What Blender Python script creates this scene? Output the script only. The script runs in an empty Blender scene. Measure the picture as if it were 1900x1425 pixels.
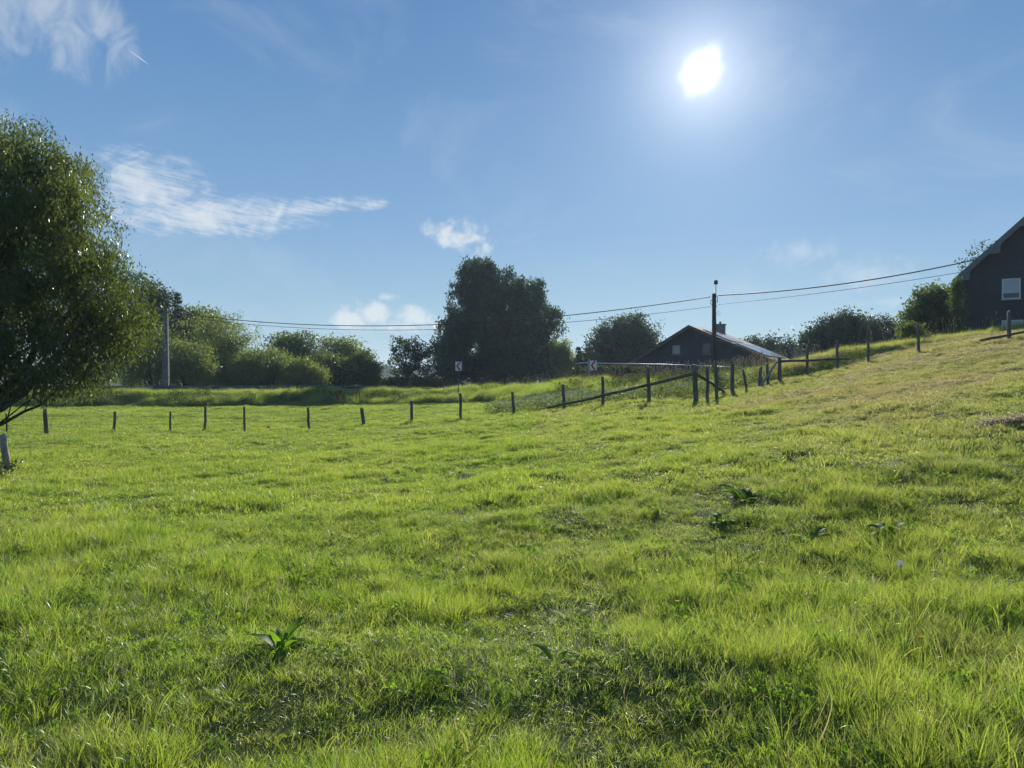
import bpy, math, random
import numpy as np
from mathutils import Vector
R = math.radians
random.seed(7)
rng = np.random.default_rng(7)
S = bpy.context.scene
COL = S.collection
F = 1410.0            # focal length in pixels of the 1900 px wide photograph
HOR = 700.0           # row of the horizon

# ------------------------------------------------------------------ camera
cd = bpy.data.cameras.new('camera'); cam = bpy.data.objects.new('camera', cd); COL.objects.link(cam)
cd.sensor_width = 36; cd.lens = F / 1900 * 36; cd.clip_start = 0.05; cd.clip_end = 6000
cam.location = (0, 0, 0); cam.rotation_euler = (R(90) - math.atan(12.5 / F), 0, 0)
S.camera = cam

# ------------------------------------------------------------------ light
SUN_AZ = math.atan((1300 - 950) / F); SUN_EL = math.atan((HOR - 135) / F * math.cos(SUN_AZ))
SUN_DIR = Vector((math.sin(SUN_AZ) * math.cos(SUN_EL), math.cos(SUN_AZ) * math.cos(SUN_EL), math.sin(SUN_EL)))
sl = bpy.data.lights.new('sun', 'SUN'); so = bpy.data.objects.new('sun', sl); COL.objects.link(so)
sl.energy = 4.6; sl.angle = R(0.55); sl.color = (1.0, 0.93, 0.80)
so.rotation_euler = SUN_DIR.to_track_quat('Z', 'Y').to_euler()
S.view_settings.view_transform = 'Standard'; S.view_settings.look = 'None'
S.view_settings.exposure = 0.45; S.view_settings.gamma = 1.0
S.view_settings.use_curve_mapping = False
c = S.cycles
c.max_bounces = 8; c.diffuse_bounces = 4; c.glossy_bounces = 2; c.transmission_bounces = 6; c.volume_bounces = 0
c.transparent_max_bounces = 8
c.use_denoising = True; c.denoiser = 'OPENIMAGEDENOISE'; c.denoising_input_passes = 'RGB_ALBEDO_NORMAL'
c.denoising_prefilter = 'ACCURATE'; c.sample_clamp_indirect = 4.0
c.caustics_reflective = False; c.caustics_refractive = False


class NT:
    """tiny helper round a node tree"""
    def __init__(s, tree):
        s.t = tree; s.n = tree.nodes; s.l = tree.links
    def new(s, kind, **kw):
        n = s.n.new(kind)
        for k, v in kw.items(): setattr(n, k, v)
        return n
    def put(s, sock, v):
        if hasattr(v, 'is_output') or isinstance(v, bpy.types.NodeSocket): s.l.new(v, sock)
        else: sock.default_value = v
    def m(s, op, a, b=None, c=None, clamp=False):
        n = s.new('ShaderNodeMath', operation=op, use_clamp=clamp)
        s.put(n.inputs[0], a)
        if b is not None: s.put(n.inputs[1], b)
        if c is not None: s.put(n.inputs[2], c)
        return n.outputs[0]
    def mix(s, f, a, b, mode='MIX'):
        n = s.new('ShaderNodeMix', data_type='RGBA', blend_type=mode, clamp_factor=True)
        s.put(n.inputs[0], f); s.put(n.inputs[6], a); s.put(n.inputs[7], b)
        return n.outputs[2]
    def smooth(s, v, lo, hi, a=0.0, b=1.0):
        n = s.new('ShaderNodeMapRange', interpolation_type='SMOOTHSTEP')
        s.put(n.inputs[0], v)
        for i, q in enumerate((lo, hi, a, b)): n.inputs[i + 1].default_value = q
        return n.outputs[0]
    def noise(s, vec, scale, detail=4, rough=.55, dist=0.0):
        n = s.new('ShaderNodeTexNoise'); s.put(n.inputs['Vector'], vec)
        n.inputs['Scale'].default_value = scale; n.inputs['Detail'].default_value = detail
        n.inputs['Roughness'].default_value = rough; n.inputs['Distortion'].default_value = dist
        return n.outputs[0]
    def comb(s, x, y, z=0.0):
        n = s.new('ShaderNodeCombineXYZ')
        for i, q in enumerate((x, y, z)): s.put(n.inputs[i], q)
        return n.outputs[0]


# ------------------------------------------------------------------ sky
W = bpy.data.worlds.new('World'); S.world = W; W.use_nodes = True
T = NT(W.node_tree); T.n.clear()
out = T.new('ShaderNodeOutputWorld'); bg = T.new('ShaderNodeBackground')
sky = T.new('ShaderNodeTexSky', sky_type='NISHITA', sun_disc=False)
sky.sun_elevation = SUN_EL; sky.sun_rotation = SUN_AZ
sky.air_density = 1.0; sky.dust_density = 0.25; sky.ozone_density = 2.0; sky.altitude = 400
geo = T.new('ShaderNodeTexCoord'); sep = T.new('ShaderNodeSeparateXYZ'); T.l.new(geo.outputs['Generated'], sep.inputs[0])
az = T.m('MULTIPLY', T.m('ARCTAN2', sep.outputs[0], sep.outputs[1]), 57.29578)
el = T.m('MULTIPLY', T.m('ARCSINE', sep.outputs[2]), 57.29578)

def sky_pos(px, py):                       # a compass bearing and an elevation, in degrees
    a = math.atan((px - 950) / F); e = math.atan((HOR - py) / F * math.cos(a))
    return math.degrees(a), math.degrees(e)

def ellipse(px, py, rx, ry, rot=0.0):      # soft elliptical patch of sky, 1 in the middle, 0 on the rim
    a0, e0 = sky_pos(px, py); k = math.degrees(1 / F)
    dx = T.m('SUBTRACT', az, a0); dy = T.m('SUBTRACT', el, e0)
    cr, sr = math.cos(R(rot)), math.sin(R(rot))
    u = T.m('ADD', T.m('MULTIPLY', dx, cr / (rx * k)), T.m('MULTIPLY', dy, sr / (rx * k)))
    v = T.m('ADD', T.m('MULTIPLY', dx, -sr / (ry * k)), T.m('MULTIPLY', dy, cr / (ry * k)))
    d = T.m('SQRT', T.m('ADD', T.m('MULTIPLY', u, u), T.m('MULTIPLY', v, v)))
    return T.m('SUBTRACT', 1.0, d, clamp=True)

def cmax(*a):
    r = a[0]
    for q in a[1:]: r = T.m('MAXIMUM', r, q)
    return r
ae = T.comb(az, el)
# streaky high cloud left of centre
rotv = T.comb(T.m('ADD', T.m('MULTIPLY', az, .30), T.m('MULTIPLY', el, .10)), T.m('ADD', T.m('MULTIPLY', az, 0.30), T.m('MULTIPLY', el, 2.1)))
streak = T.noise(rotv, 1.5, 6, .62, .8)
soft = T.noise(ae, .5, 5, .6, 1.0)
ca = cmax(ellipse(290, 350, 125, 80, -12), ellipse(370, 400, 260, 52, 2), T.m('MULTIPLY', ellipse(560, 388, 175, 26, 8), .8),
          T.m('MULTIPLY', ellipse(690, 382, 42, 14, 10), .7), T.m('MULTIPLY', ellipse(290, 300, 80, 30, -20), .6))
wa = T.smooth(ca, 0, .3)
ca = T.m('ADD', ca, T.m('MULTIPLY', T.m('MULTIPLY', T.m('SUBTRACT', streak, .5), 1.4), wa))
ca = T.m('ADD', ca, T.m('MULTIPLY', T.m('MULTIPLY', T.m('SUBTRACT', soft, .5), 1.5), wa))
cloudA = T.m('MULTIPLY', T.smooth(ca, .05, 1.2), .78)
# wisps at the top left
cb = cmax(ellipse(90, 20, 170, 110, -25), ellipse(190, 40, 110, 60, -35), T.m('MULTIPLY', ellipse(30, 90, 120, 50, 0), .6))
wisp = T.noise(T.comb(T.m('MULTIPLY', az, .9), T.m('MULTIPLY', el, .6)), .55, 6, .6, 1.2)
cb = T.m('ADD', cb, T.m('MULTIPLY', T.m('MULTIPLY', T.m('SUBTRACT', wisp, .5), 1.9), T.smooth(cb, 0, .3)))
cloudB = T.m('MULTIPLY', T.smooth(cb, .12, 1.3), .46)
# small heaped clouds
puff = T.noise(ae, .85, 7, .6, .35)
cc = cmax(ellipse(840, 436, 72, 34, -14), T.m('MULTIPLY', ellipse(875, 442, 70, 46, -35), .6))
cdn = cmax(ellipse(690, 585, 92, 34, -3), ellipse(655, 592, 62, 32), ellipse(775, 592, 58, 30, -15), T.m('MULTIPLY', ellipse(722, 551, 26, 13), .8), T.m('MULTIPLY', ellipse(740, 605, 160, 24), .7))
cc = cmax(cc, cdn); cc = T.m('ADD', cc, T.m('MULTIPLY', T.m('MULTIPLY', T.m('SUBTRACT', puff, .5), 2.2), T.smooth(cc, 0, .3)))
cloudC = T.m('MULTIPLY', T.smooth(cc, .06, .95), .78)
# faint patches low on the right
cr_ = cmax(ellipse(1600, 510, 150, 60, 5), ellipse(1640, 560, 90, 20), ellipse(1480, 470, 120, 40))
cr_ = T.m('ADD', cr_, T.m('MULTIPLY', T.m('MULTIPLY', T.m('SUBTRACT', puff, .5), 1.6), T.smooth(cr_, 0, .3)))
cloudD = T.m('MULTIPLY', T.smooth(cr_, .3, 1.3), .35)
veil = T.m('MULTIPLY', T.smooth(T.noise(T.comb(T.m('MULTIPLY', az, 1.0), T.m('MULTIPLY', el, 1.6)), .07, 5, .6, .6), .48, .8), .22)
# vapour trail
e0 = ellipse(258, 107, 24, 1.5, -29)
trail = T.m('MULTIPLY', T.smooth(e0, 0, .6), .5)
cloud = cmax(cloudA, cloudB, cloudC, cloudD, veil, trail)
# the clear sky: Nishita, cooled and evened out with a plain elevation gradient
ramp = T.new('ShaderNodeValToRGB'); T.l.new(T.m('DIVIDE', el, 60.0, clamp=True), ramp.inputs[0])
cr = ramp.color_ramp
cr.elements[0].position = 0.0; cr.elements[0].color = (.40, .58, .68, 1)
cr.elements[1].position = 1.0; cr.elements[1].color = (.055, .15, .36, 1)
for p_, c_ in ((.07, (.33, .53, .69, 1)), (.18, (.215, .40, .66, 1)), (.36, (.13, .285, .55, 1)), (.5, (.09, .225, .49, 1))):
    e_ = cr.elements.new(p_); e_.color = c_
nish = T.new('ShaderNodeVectorMath', operation='SCALE'); T.l.new(sky.outputs[0], nish.inputs[0]); nish.inputs[3].default_value = 0.10
base = T.mix(.93, nish.outputs[0], ramp.outputs[0])
# aureole and the overexposed sun itself
dt = T.new('ShaderNodeVectorMath', operation='DOT_PRODUCT'); T.l.new(geo.outputs['Generated'], dt.inputs[0]); dt.inputs[1].default_value = SUN_DIR
ang = T.m('MULTIPLY', T.m('ARCCOSINE', T.m('MINIMUM', dt.outputs['Value'], .9999999)), 57.29578)
def glow(w, p=2.0): return T.m('EXPONENT', T.m('MULTIPLY', T.m('POWER', T.m('DIVIDE', ang, w), p), -1.0))
halo = T.mix(1.0, (0, 0, 0, 1), (.85, .83, .86, 1)); 
def scol(f, col):
    n = T.new('ShaderNodeVectorMath', operation='SCALE'); n.inputs[0].default_value = col; T.put(n.inputs[3], f); return n.outputs[0]
def vadd(a, b):
    n = T.new('ShaderNodeVectorMath', operation='ADD'); T.l.new(a, n.inputs[0]); T.l.new(b, n.inputs[1]); return n.outputs[0]
clouded = T.mix(cloud, base, (.80, .84, .86, 1))
g1 = scol(T.m('MULTIPLY', glow(3.3, 1.3), .66), (.90, .86, .78))
g2 = scol(T.m('MULTIPLY', glow(9.5, 1.5), .12), (.85, .95, 1.0))
sb = cmax(ellipse(1300, 135, 52, 48, 50), ellipse(1302, 133, 66, 33, 55), ellipse(1299, 137, 56, 30, 8))       # 1 at the sun, .5 at the rim of the burnt-out core
sb = T.m('POWER', T.m('DIVIDE', T.m('SUBTRACT', 1.0, sb), .5), 2.6)
g0 = scol(T.m('MULTIPLY', T.m('EXPONENT', T.m('MULTIPLY', sb, -1.0)), T.m('MULTIPLY', T.smooth(ang, 5.0, 3.4), 1.6)), (1.0, .98, .92))
total = vadd(vadd(clouded, g1), vadd(g2, g0))
T.l.new(total, bg.inputs[0]); bg.inputs[1].default_value = .73
T.l.new(bg.outputs[0], out.inputs[0])

# ------------------------------------------------------------------ helpers for objects
def link(o, parent=None):
    COL.objects.link(o)
    if parent is not None: o.parent = parent
    return o
def tag(o, label=None, cat=None, group=None, kind=None):
    if label: o['label'] = label
    if cat: o['category'] = cat
    if group: o['group'] = group
    if kind: o['kind'] = kind
    return o
def empty(name, loc=(0, 0, 0), rz=0.0, **kw):
    o = bpy.data.objects.new(name, None); o.empty_display_size = .2; link(o)
    o.location = loc; o.rotation_euler = (0, 0, rz); return tag(o, **kw)
def np_mesh(name, V, faces, k):
    """V (n,3); faces (m,k) all of the same size"""
    me = bpy.data.meshes.new(name); V = np.ascontiguousarray(V, dtype=np.float32); faces = np.ascontiguousarray(faces, dtype=np.int32)
    me.vertices.add(len(V)); me.vertices.foreach_set('co', V.ravel())
    m = len(faces); me.loops.add(m * k); me.loops.foreach_set('vertex_index', faces.ravel())
    me.polygons.add(m); me.polygons.foreach_set('loop_start', np.arange(0, m * k, k, dtype=np.int32))
    me.update(calc_edges=True); return me
def at(px, py, Y): return Vector(((px - 950) / F * Y, Y, (HOR - py) / F * Y))


class MB:
    """collects shapes, then links them as ONE mesh object"""
    def __init__(s): s.v = []; s.f = []; s.mi = []; s.cur = 0
    def add(s, vs, fs):
        b = len(s.v); s.v += [tuple(q) for q in vs]
        for f in fs: s.f.append(tuple(b + i for i in f)); s.mi.append(s.cur)
        return s
    def box(s, lo, hi):
        x0, y0, z0 = lo; x1, y1, z1 = hi
        return s.add([(x0, y0, z0), (x1, y0, z0), (x1, y1, z0), (x0, y1, z0), (x0, y0, z1), (x1, y0, z1), (x1, y1, z1), (x0, y1, z1)],
                     [(0, 3, 2, 1), (4, 5, 6, 7), (0, 1, 5, 4), (1, 2, 6, 5), (2, 3, 7, 6), (3, 0, 4, 7)])
    def tube(s, pts, rad, n=8, wob=0.0, seed=0, cap=True):
        pts = [Vector(p) for p in pts]; rr = rad if isinstance(rad, (list, tuple)) else [rad] * len(pts)
        rd = random.Random(seed); vs = []; fs = []; ref = None
        for i, p in enumerate(pts):
            d = (pts[min(i + 1, len(pts) - 1)] - pts[max(i - 1, 0)])
            d = d.normalized() if d.length > 1e-9 else Vector((0, 0, 1))
            if ref is None: ref = Vector((1, 0, 0)) if abs(d.x) < .9 else Vector((0, 1, 0))
            a = (ref - d * ref.dot(d)).normalized(); b = d.cross(a); ref = a
            for j in range(n):
                t = 2 * math.pi * j / n; q = rr[i] * (1 + wob * (rd.random() - .5))
                vs.append(p + a * math.cos(t) * q + b * math.sin(t) * q)
        for i in range(len(pts) - 1):
            for j in range(n):
                k = (j + 1) % n; fs.append((i * n + j, i * n + k, (i + 1) * n + k, (i + 1) * n + j))
        if cap: fs.append(tuple(reversed(range(n)))); fs.append(tuple(range((len(pts) - 1) * n, len(pts) * n)))
        return s.add(vs, fs)
    def prism(s, poly, y0, y1):          # polygon in x,z extruded along y
        n = len(poly)
        vs = [(x, y0, z) for x, z in poly] + [(x, y1, z) for x, z in poly]
        fs = [tuple(range(n)), tuple(reversed(range(n, 2 * n)))] + [(i, i + n, (i + 1) % n + n, (i + 1) % n) for i in range(n)]
        return s.add(vs, fs)
    def build(s, name, mats, parent=None, smooth=False, bevel=0.0):
        me = bpy.data.meshes.new(name); me.from_pydata(s.v, [], s.f); me.validate()
        mats = mats if isinstance(mats, (list, tuple)) else [mats]
        for m in mats: me.materials.append(m)
        if len(mats) > 1: me.polygons.foreach_set('material_index', s.mi)
        if smooth: me.polygons.foreach_set('use_smooth', [True] * len(me.polygons))
        me.update(); o = link(bpy.data.objects.new(name, me), parent)
        if bevel: b = o.modifiers.new('bevel', 'BEVEL'); b.width = bevel; b.segments = 2; b.limit_method = 'ANGLE'
        return o

# ------------------------------------------------------------------ materials
def mat(name, col=(.5, .5, .5), rough=.8, col2=None, nscale=3.0, lo=.35, hi=.65, bump=0.0, bscale=20.0, metal=0.0, coord='Object', stretch=(1, 1, 1), spec=.3):
    m = bpy.data.materials.new(name); m.use_nodes = True; t = NT(m.node_tree)
    b = t.n['Principled BSDF']; b.inputs['Roughness'].default_value = rough; b.inputs['Metallic'].default_value = metal
    b.inputs['Specular IOR Level'].default_value = spec
    tc = t.new('ShaderNodeTexCoord'); mp = t.new('ShaderNodeMapping'); mp.inputs['Scale'].default_value = stretch
    t.l.new(tc.outputs[coord], mp.inputs[0]); vec = mp.outputs[0]
    if col2 is not None:
        n = t.smooth(t.noise(vec, nscale, 6, .6), lo, hi)
        t.l.new(t.mix(n, (*col, 1), (*col2, 1)), b.inputs['Base Color'])
    else: b.inputs['Base Color'].default_value = (*col, 1)
    if bump:
        bp = t.new('ShaderNodeBump'); bp.inputs['Strength'].default_value = bump; bp.inputs['Distance'].default_value = .02
        t.l.new(t.noise(vec, bscale, 5), bp.inputs['Height']); t.l.new(bp.outputs[0], b.inputs['Normal'])
    return m

def leaf_mat(name, dcol, tcol, dcol2=None, tcol2=None, tl=.5, gloss=.06, rough=.35, nscale=.5, fine=9.0):
    """leaves and blades: front light, light coming through, a little shine; colours drift over space"""
    m = bpy.data.materials.new(name); m.use_nodes = True; t = NT(m.node_tree); t.n.clear()
    o = t.new('ShaderNodeOutputMaterial')
    g = t.new('ShaderNodeNewGeometry'); oi = t.new('ShaderNodeObjectInfo')
    n1 = t.smooth(t.noise(g.outputs['Position'], nscale, 3), .38, .62)
    n2 = t.smooth(t.noise(g.outputs['Position'], fine, 2), .3, .7)
    f = t.m('ADD', t.m('MULTIPLY', n1, .55), t.m('MULTIPLY', n2, .45))
    dc = t.mix(f, (*dcol, 1), (*(dcol2 or dcol), 1)); tcn = t.mix(f, (*tcol, 1), (*(tcol2 or tcol), 1))
    d = t.new('ShaderNodeBsdfDiffuse'); tr = t.new('ShaderNodeBsdfTranslucent'); gl = t.new('ShaderNodeBsdfGlossy')
    t.l.new(dc, d.inputs[0]); t.l.new(tcn, tr.inputs[0]); gl.inputs['Roughness'].default_value = rough; gl.inputs[0].default_value = (.9, .95, .9, 1)
    a = t.new('ShaderNodeMixShader'); a.inputs[0].default_value = tl; t.l.new(d.outputs[0], a.inputs[1]); t.l.new(tr.outputs[0], a.inputs[2])
    b = t.new('ShaderNodeMixShader'); b.inputs[0].default_value = gloss; t.l.new(a.outputs[0], b.inputs[1]); t.l.new(gl.outputs[0], b.inputs[2])
    t.l.new(b.outputs[0], o.inputs[0]); return m

def grass_mat():
    m = bpy.data.materials.new('grass_blades'); m.use_nodes = True; t = NT(m.node_tree); t.n.clear()
    o = t.new('ShaderNodeOutputMaterial'); g = t.new('ShaderNodeNewGeometry'); oi = t.new('ShaderNodeObjectInfo')
    pos = g.outputs['Position']
    at_ = t.new('ShaderNodeAttribute'); at_.attribute_name = 'tone'          # 0 fresh, 1 straw, one value per blade
    at2 = t.new('ShaderNodeAttribute'); at2.attribute_name = 'dry'; at2.attribute_type = 'INSTANCER'
    big = t.smooth(t.noise(pos, .35, 4, .6), .4, .66)
    mid = t.smooth(t.noise(pos, 1.6, 3), .35, .7)
    rnd = t.m('MULTIPLY', oi.outputs['Random'], .6)
    f = t.m('ADD', t.m('ADD', t.m('MULTIPLY', big, .3), t.m('MULTIPLY', mid, .35)), rnd, clamp=True)
    dry = t.m('ADD', t.m('MULTIPLY', at2.outputs['Fac'], 1.0), 0.0, clamp=True)
    tc = t.mix(f, (.27, .50, .018, 1), (.66, .79, .085, 1)); dc = t.mix(f, (.05, .115, .014, 1), (.12, .19, .025, 1))
    tc = t.mix(dry, tc, (.62, .55, .20, 1)); dc = t.mix(dry, dc, (.20, .17, .07, 1))
    st = t.smooth(at_.outputs['Fac'], .90, .97)
    tc = t.mix(st, tc, (.50, .40, .20, 1)); dc = t.mix(st, dc, (.36, .30, .17, 1))
    d = t.new('ShaderNodeBsdfDiffuse'); tr = t.new('ShaderNodeBsdfTranslucent'); gl = t.new('ShaderNodeBsdfGlossy')
    t.l.new(dc, d.inputs[0]); t.l.new(tc, tr.inputs[0]); gl.inputs['Roughness'].default_value = .38
    a = t.new('ShaderNodeMixShader'); a.inputs[0].default_value = .55; t.l.new(d.outputs[0], a.inputs[1]); t.l.new(tr.outputs[0], a.inputs[2])
    b = t.new('ShaderNodeMixShader'); b.inputs[0].default_value = .07; t.l.new(a.outputs[0], b.inputs[1]); t.l.new(gl.outputs[0], b.inputs[2])
    t.l.new(b.outputs[0], o.inputs[0]); return m

M = {}
M['grass'] = grass_mat()
M['turf'] = mat('turf_soil', (.035, .05, .014), .95, (.07, .085, .025), 2.2, .35, .68, bump=.6, bscale=30)
M['asphalt'] = mat('asphalt', (.05, .052, .055), .85, (.07, .07, .07), 9, bump=.3, bscale=90)
M['wood'] = mat('weathered_wood', (.10, .085, .065), .9, (.23, .21, .17), 7, .3, .75, bump=.8, bscale=22, stretch=(1, 1, .18))
M['wood_pale'] = mat('barked_pale_wood', (.20, .18, .145), .85, (.33, .30, .25), 8, bump=.4, bscale=30, stretch=(1, 1, .3))
M['rail'] = mat('dark_rail_wood', (.07, .06, .05), .85, (.14, .12, .09), 6, bump=.6, bscale=25, stretch=(.25, 1, 1))
M['bark'] = mat('bark', (.05, .042, .033), .95, (.12, .10, .08), 5, bump=.9, bscale=14, stretch=(1, 1, .3))
M['concrete'] = mat('concrete', (.19, .18, .165), .9, (.28, .27, .245), 4, bump=.3, bscale=30)
M['concrete_old'] = mat('weathered_concrete', (.12, .115, .10), .95, (.20, .19, .17), 4, bump=.3, bscale=30)
M['steel'] = mat('galvanised_steel', (.13, .14, .15), .5, (.09, .10, .11), 5, metal=.5)
M['cable'] = mat('black_cable', (.02, .02, .022), .6)
M['white'] = mat('sign_white', (.75, .75, .74), .45)
M['red'] = mat('sign_red', (.55, .02, .03), .45)
M['willow'] = leaf_mat('willow_leaf', (.045, .075, .025), (.11, .17, .02), (.08, .11, .035), (.26, .31, .05), .47, .045, .30, .5, 6)
M['bush'] = leaf_mat('bush_leaf', (.10, .145, .032), (.24, .34, .05), (.155, .19, .05), (.38, .44, .08), .42, .05, .4, .25, 1.5)
M['dark'] = leaf_mat('dark_leaf', (.025, .048, .018), (.05, .09, .015), (.045, .07, .022), (.12, .16, .03), .38, .05, .4, .3, 2)
M['mid'] = leaf_mat('mid_leaf', (.06, .095, .025), (.14, .22, .03), (.10, .13, .035), (.24, .30, .05), .42, .04, .4, .3, 2)
M['birch'] = leaf_mat('birch_leaf', (.018, .045, .020), (.05, .10, .015), (.03, .06, .02), (.11, .17, .03), .38, .05, .4, .35, 2)
M['conifer'] = leaf_mat('needles', (.025, .05, .022), (.04, .08, .02), (.045, .07, .025), (.09, .13, .03), .3, .04, .4, .5, 3)
M['forb'] = leaf_mat('dock_leaf', (.04, .10, .015), (.22, .42, .02), (.07, .13, .02), (.34, .52, .04), .5, .025, .5, 3, 12)
M['clover'] = leaf_mat('clover_leaf', (.05, .115, .02), (.22, .42, .03), (.08, .15, .03), (.34, .52, .05), .5, .012, .55, 2, 12)
M['weed'] = leaf_mat('nettle_leaf', (.035, .07, .02), (.08, .16, .02), (.05, .09, .025), (.14, .22, .03), .4, .02, .5, .8, 6)
M['dark_dock'] = leaf_mat('shaded_dock_leaf', (.035, .085, .015), (.12, .26, .015), (.055, .11, .02), (.22, .38, .03), .42, .02, .5, 3, 12)  # dock leaf again, with the plants' shaded side put into darker colours
M['straw'] = leaf_mat('straw', (.48, .41, .27), (.72, .62, .38), (.36, .30, .18), (.6, .5, .28), .45, .04, .5, 2, 12)
M['pinkish'] = leaf_mat('thistle_down', (.42, .36, .30), (.5, .42, .33), (.30, .22, .17), (.4, .28, .2), .4, .02, .5, 2, 9)
M['petal'] = leaf_mat('white_petal', (.70, .70, .66), (.75, .75, .68), None, None, .4, .02, .5)
M['yellow'] = leaf_mat('yellow_petal', (.85, .66, .02), (.95, .80, .04), None, None, .6, .02, .5)
M['rust'] = leaf_mat('rusty_seed', (.15, .08, .035), (.30, .17, .07), None, None, .4, .02, .5)

# ------------------------------------------------------------------ ground shape
def vnoise(x, y, seed=0):
    xi = np.floor(x).astype(np.int64); yi = np.floor(y).astype(np.int64); fx = x - xi; fy = y - yi
    def h(a, b):
        n = (a * 374761393 + b * 668265263 + seed * 982451653) & 0xffffffff
        n = ((n ^ (n >> 13)) * 1274126177) & 0xffffffff
        return ((n ^ (n >> 16)) & 0xffff) / 65535.0
    sx = fx * fx * (3 - 2 * fx); sy = fy * fy * (3 - 2 * fy)
    a = h(xi, yi) * (1 - sx) + h(xi + 1, yi) * sx; b = h(xi, yi + 1) * (1 - sx) + h(xi + 1, yi + 1) * sx
    return a * (1 - sy) + b * sy - .5
def fbm(x, y, s, seed=0, o=3):
    r = 0; a = 1.0
    for i in range(o): r = r + a * vnoise(x / s + 13.7 * i, y / s + 7.1 * i, seed + i); s = s / 2.1; a *= .5
    return r

ROWS = [0, 3, 8, 15, 22, 28, 33, 36, 40, 47, 54, 56.5, 66, 80, 120]
COLS = {
    -400: [-1.65, -1.62, -1.75, -2.0, -2.2, -2.35, -2.4, -2.38, -2.3, -2.18, -2.1, -1.20, -1.22, -1.6, -3],
    0:    [-1.6, -1.58, -1.72, -1.97, -2.16, -2.30, -2.38, -2.36, -2.28, -2.14, -2.06, -1.20, -1.22, -1.6, -3],
    600:  [-1.6, -1.56, -1.66, -1.90, -2.10, -2.22, -2.28, -2.26, -2.20, -2.10, -2.02, -1.18, -1.20, -1.6, -3],
    850:  [-1.6, -1.55, -1.58, -1.65, -1.75, -1.83, -1.87, -1.86, -1.84, -1.80, -1.70, -1.05, -1.15, -1.6, -3],
    950:  [-1.6, -1.54, -1.53, -1.53, -1.57, -1.62, -1.64, -1.62, -1.58, -1.42, -.92, -.95, -1.05, -1.6, -3],
    1050: [-1.6, -1.53, -1.48, -1.42, -1.40, -1.42, -1.42, -1.38, -1.22, -.62, -.70, -.80, -1.0, -1.5, -3],
    1200: [-1.6, -1.52, -1.40, -1.22, -1.10, -1.03, -.98, -.92, -.55, -.40, -.52, -.65, -.9, -1.3, -3],
    1300: [-1.6, -1.51, -1.36, -1.14, -1.04, -1.00, -.84, -.66, -.35, -.28, -.42, -.6, -.8, -1.2, -3],
    1370: [-1.6, -1.50, -1.30, -1.04, -.84, -.66, -.48, -.20, -.02, .0, -.20, -.5, -.7, -1.1, -3],
    1450: [-1.6, -1.49, -1.24, -.90, -.62, -.38, -.18, .30, .42, .35, .1, -.1, -.5, -1.0, -3],
    1550: [-1.6, -1.48, -1.16, -.74, -.36, .02, .30, .92, 1.02, .9, .6, .5, 0, -.8, -3],
    1700: [-1.6, -1.46, -1.06, -.42, .24, .90, 1.28, 1.48, 1.56, 1.5, 1.4, 1.2, .8, .2, -2],
    1800: [-1.6, -1.45, -1.00, -.24, .58, 1.28, 1.68, 1.85, 2.00, 2.1, 2.1, 2.0, 1.7, 1.0, -1],
    1900: [-1.6, -1.44, -.95, -.10, .84, 1.55, 2.02, 2.2, 2.42, 2.6, 2.6, 2.6, 2.4, 1.8, 0],
    2400: [-1.6, -1.35, -.70, .5, 1.7, 2.6, 3.2, 3.4, 3.6, 3.8, 3.8, 3.8, 3.6, 3, 1],
}
GX0, GX1, GY0, GY1, GS = -150.0, 150.0, -40.0, 140.0, .5
gx = np.arange(GX0, GX1 + .01, GS); gy = np.arange(GY0, GY1 + .01, GS)
_X, _Y = np.meshgrid(gx, gy, indexing='ij')
Yc = np.clip(_Y, 0, 120); px_ = np.clip(950 + F * _X / np.maximum(_Y, 9.0), -400, 2400)
ck = sorted(COLS); prof = np.array([np.interp(Yc.ravel(), ROWS, COLS[k]).reshape(Yc.shape) for k in ck])
idx = np.clip(np.searchsorted(ck, px_.ravel(), side='right') - 1, 0, len(ck) - 2).reshape(px_.shape)
ckn = np.array(ck, float); t_ = (px_ - ckn[idx]) / (ckn[idx + 1] - ckn[idx])
ii, jj = np.indices(idx.shape)
Z = prof[idx, ii, jj] * (1 - t_) + prof[idx + 1, ii, jj] * t_
for _ in range(3):
    P = np.pad(Z, 1, mode='edge'); Z = (P[:-2, 1:-1] + P[2:, 1:-1] + P[1:-1, :-2] + P[1:-1, 2:] + 2 * Z) / 6
def ground_np(x, y, bumps=True):
    x = np.asarray(x, float); y = np.asarray(y, float)
    fx = np.clip((x - GX0) / GS, 0, Z.shape[0] - 1.001); fy = np.clip((y - GY0) / GS, 0, Z.shape[1] - 1.001)
    i = fx.astype(int); j = fy.astype(int); a = fx - i; b = fy - j
    z = Z[i, j] * (1 - a) * (1 - b) + Z[i + 1, j] * a * (1 - b) + Z[i, j + 1] * (1 - a) * b + Z[i + 1, j + 1] * a * b
    # beyond the road: a shallow valley, then a far hillside
    far = np.clip((y - 120) / 500, 0, 1); z = z - 7 * np.sin(np.clip((y - 120) / 330, 0, 1) * math.pi) * (y > 120)
    z = z + np.clip((y - 420) / 480, 0, 1) ** 1.1 * (14 + 3 * np.sin(x / 170 + .6))
    if bumps:
        near = np.clip((70 - y) / 30, 0, 1)
        z = z + near * (.09 * fbm(x, y, 3.1, 3) + .10 * fbm(x, y, .8, 9, 2) + .12 * fbm(x * .6, y, 7.0, 21, 2))
    return z
def hit(px, py, h=0.0, lo=2.0, hi=70.0):      # distance at which the line of sight comes down to h above the ground
    ys = np.arange(lo, hi, .02); gap = (HOR - py) / F * ys - ground_np((px - 950) / F * ys, ys) - h
    k_ = np.argmax(gap <= 0); return float(ys[k_]) if gap[k_] <= 0 else hi
def ground(x, y): return float(ground_np(np.array([x]), np.array([y]))[0])

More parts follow.
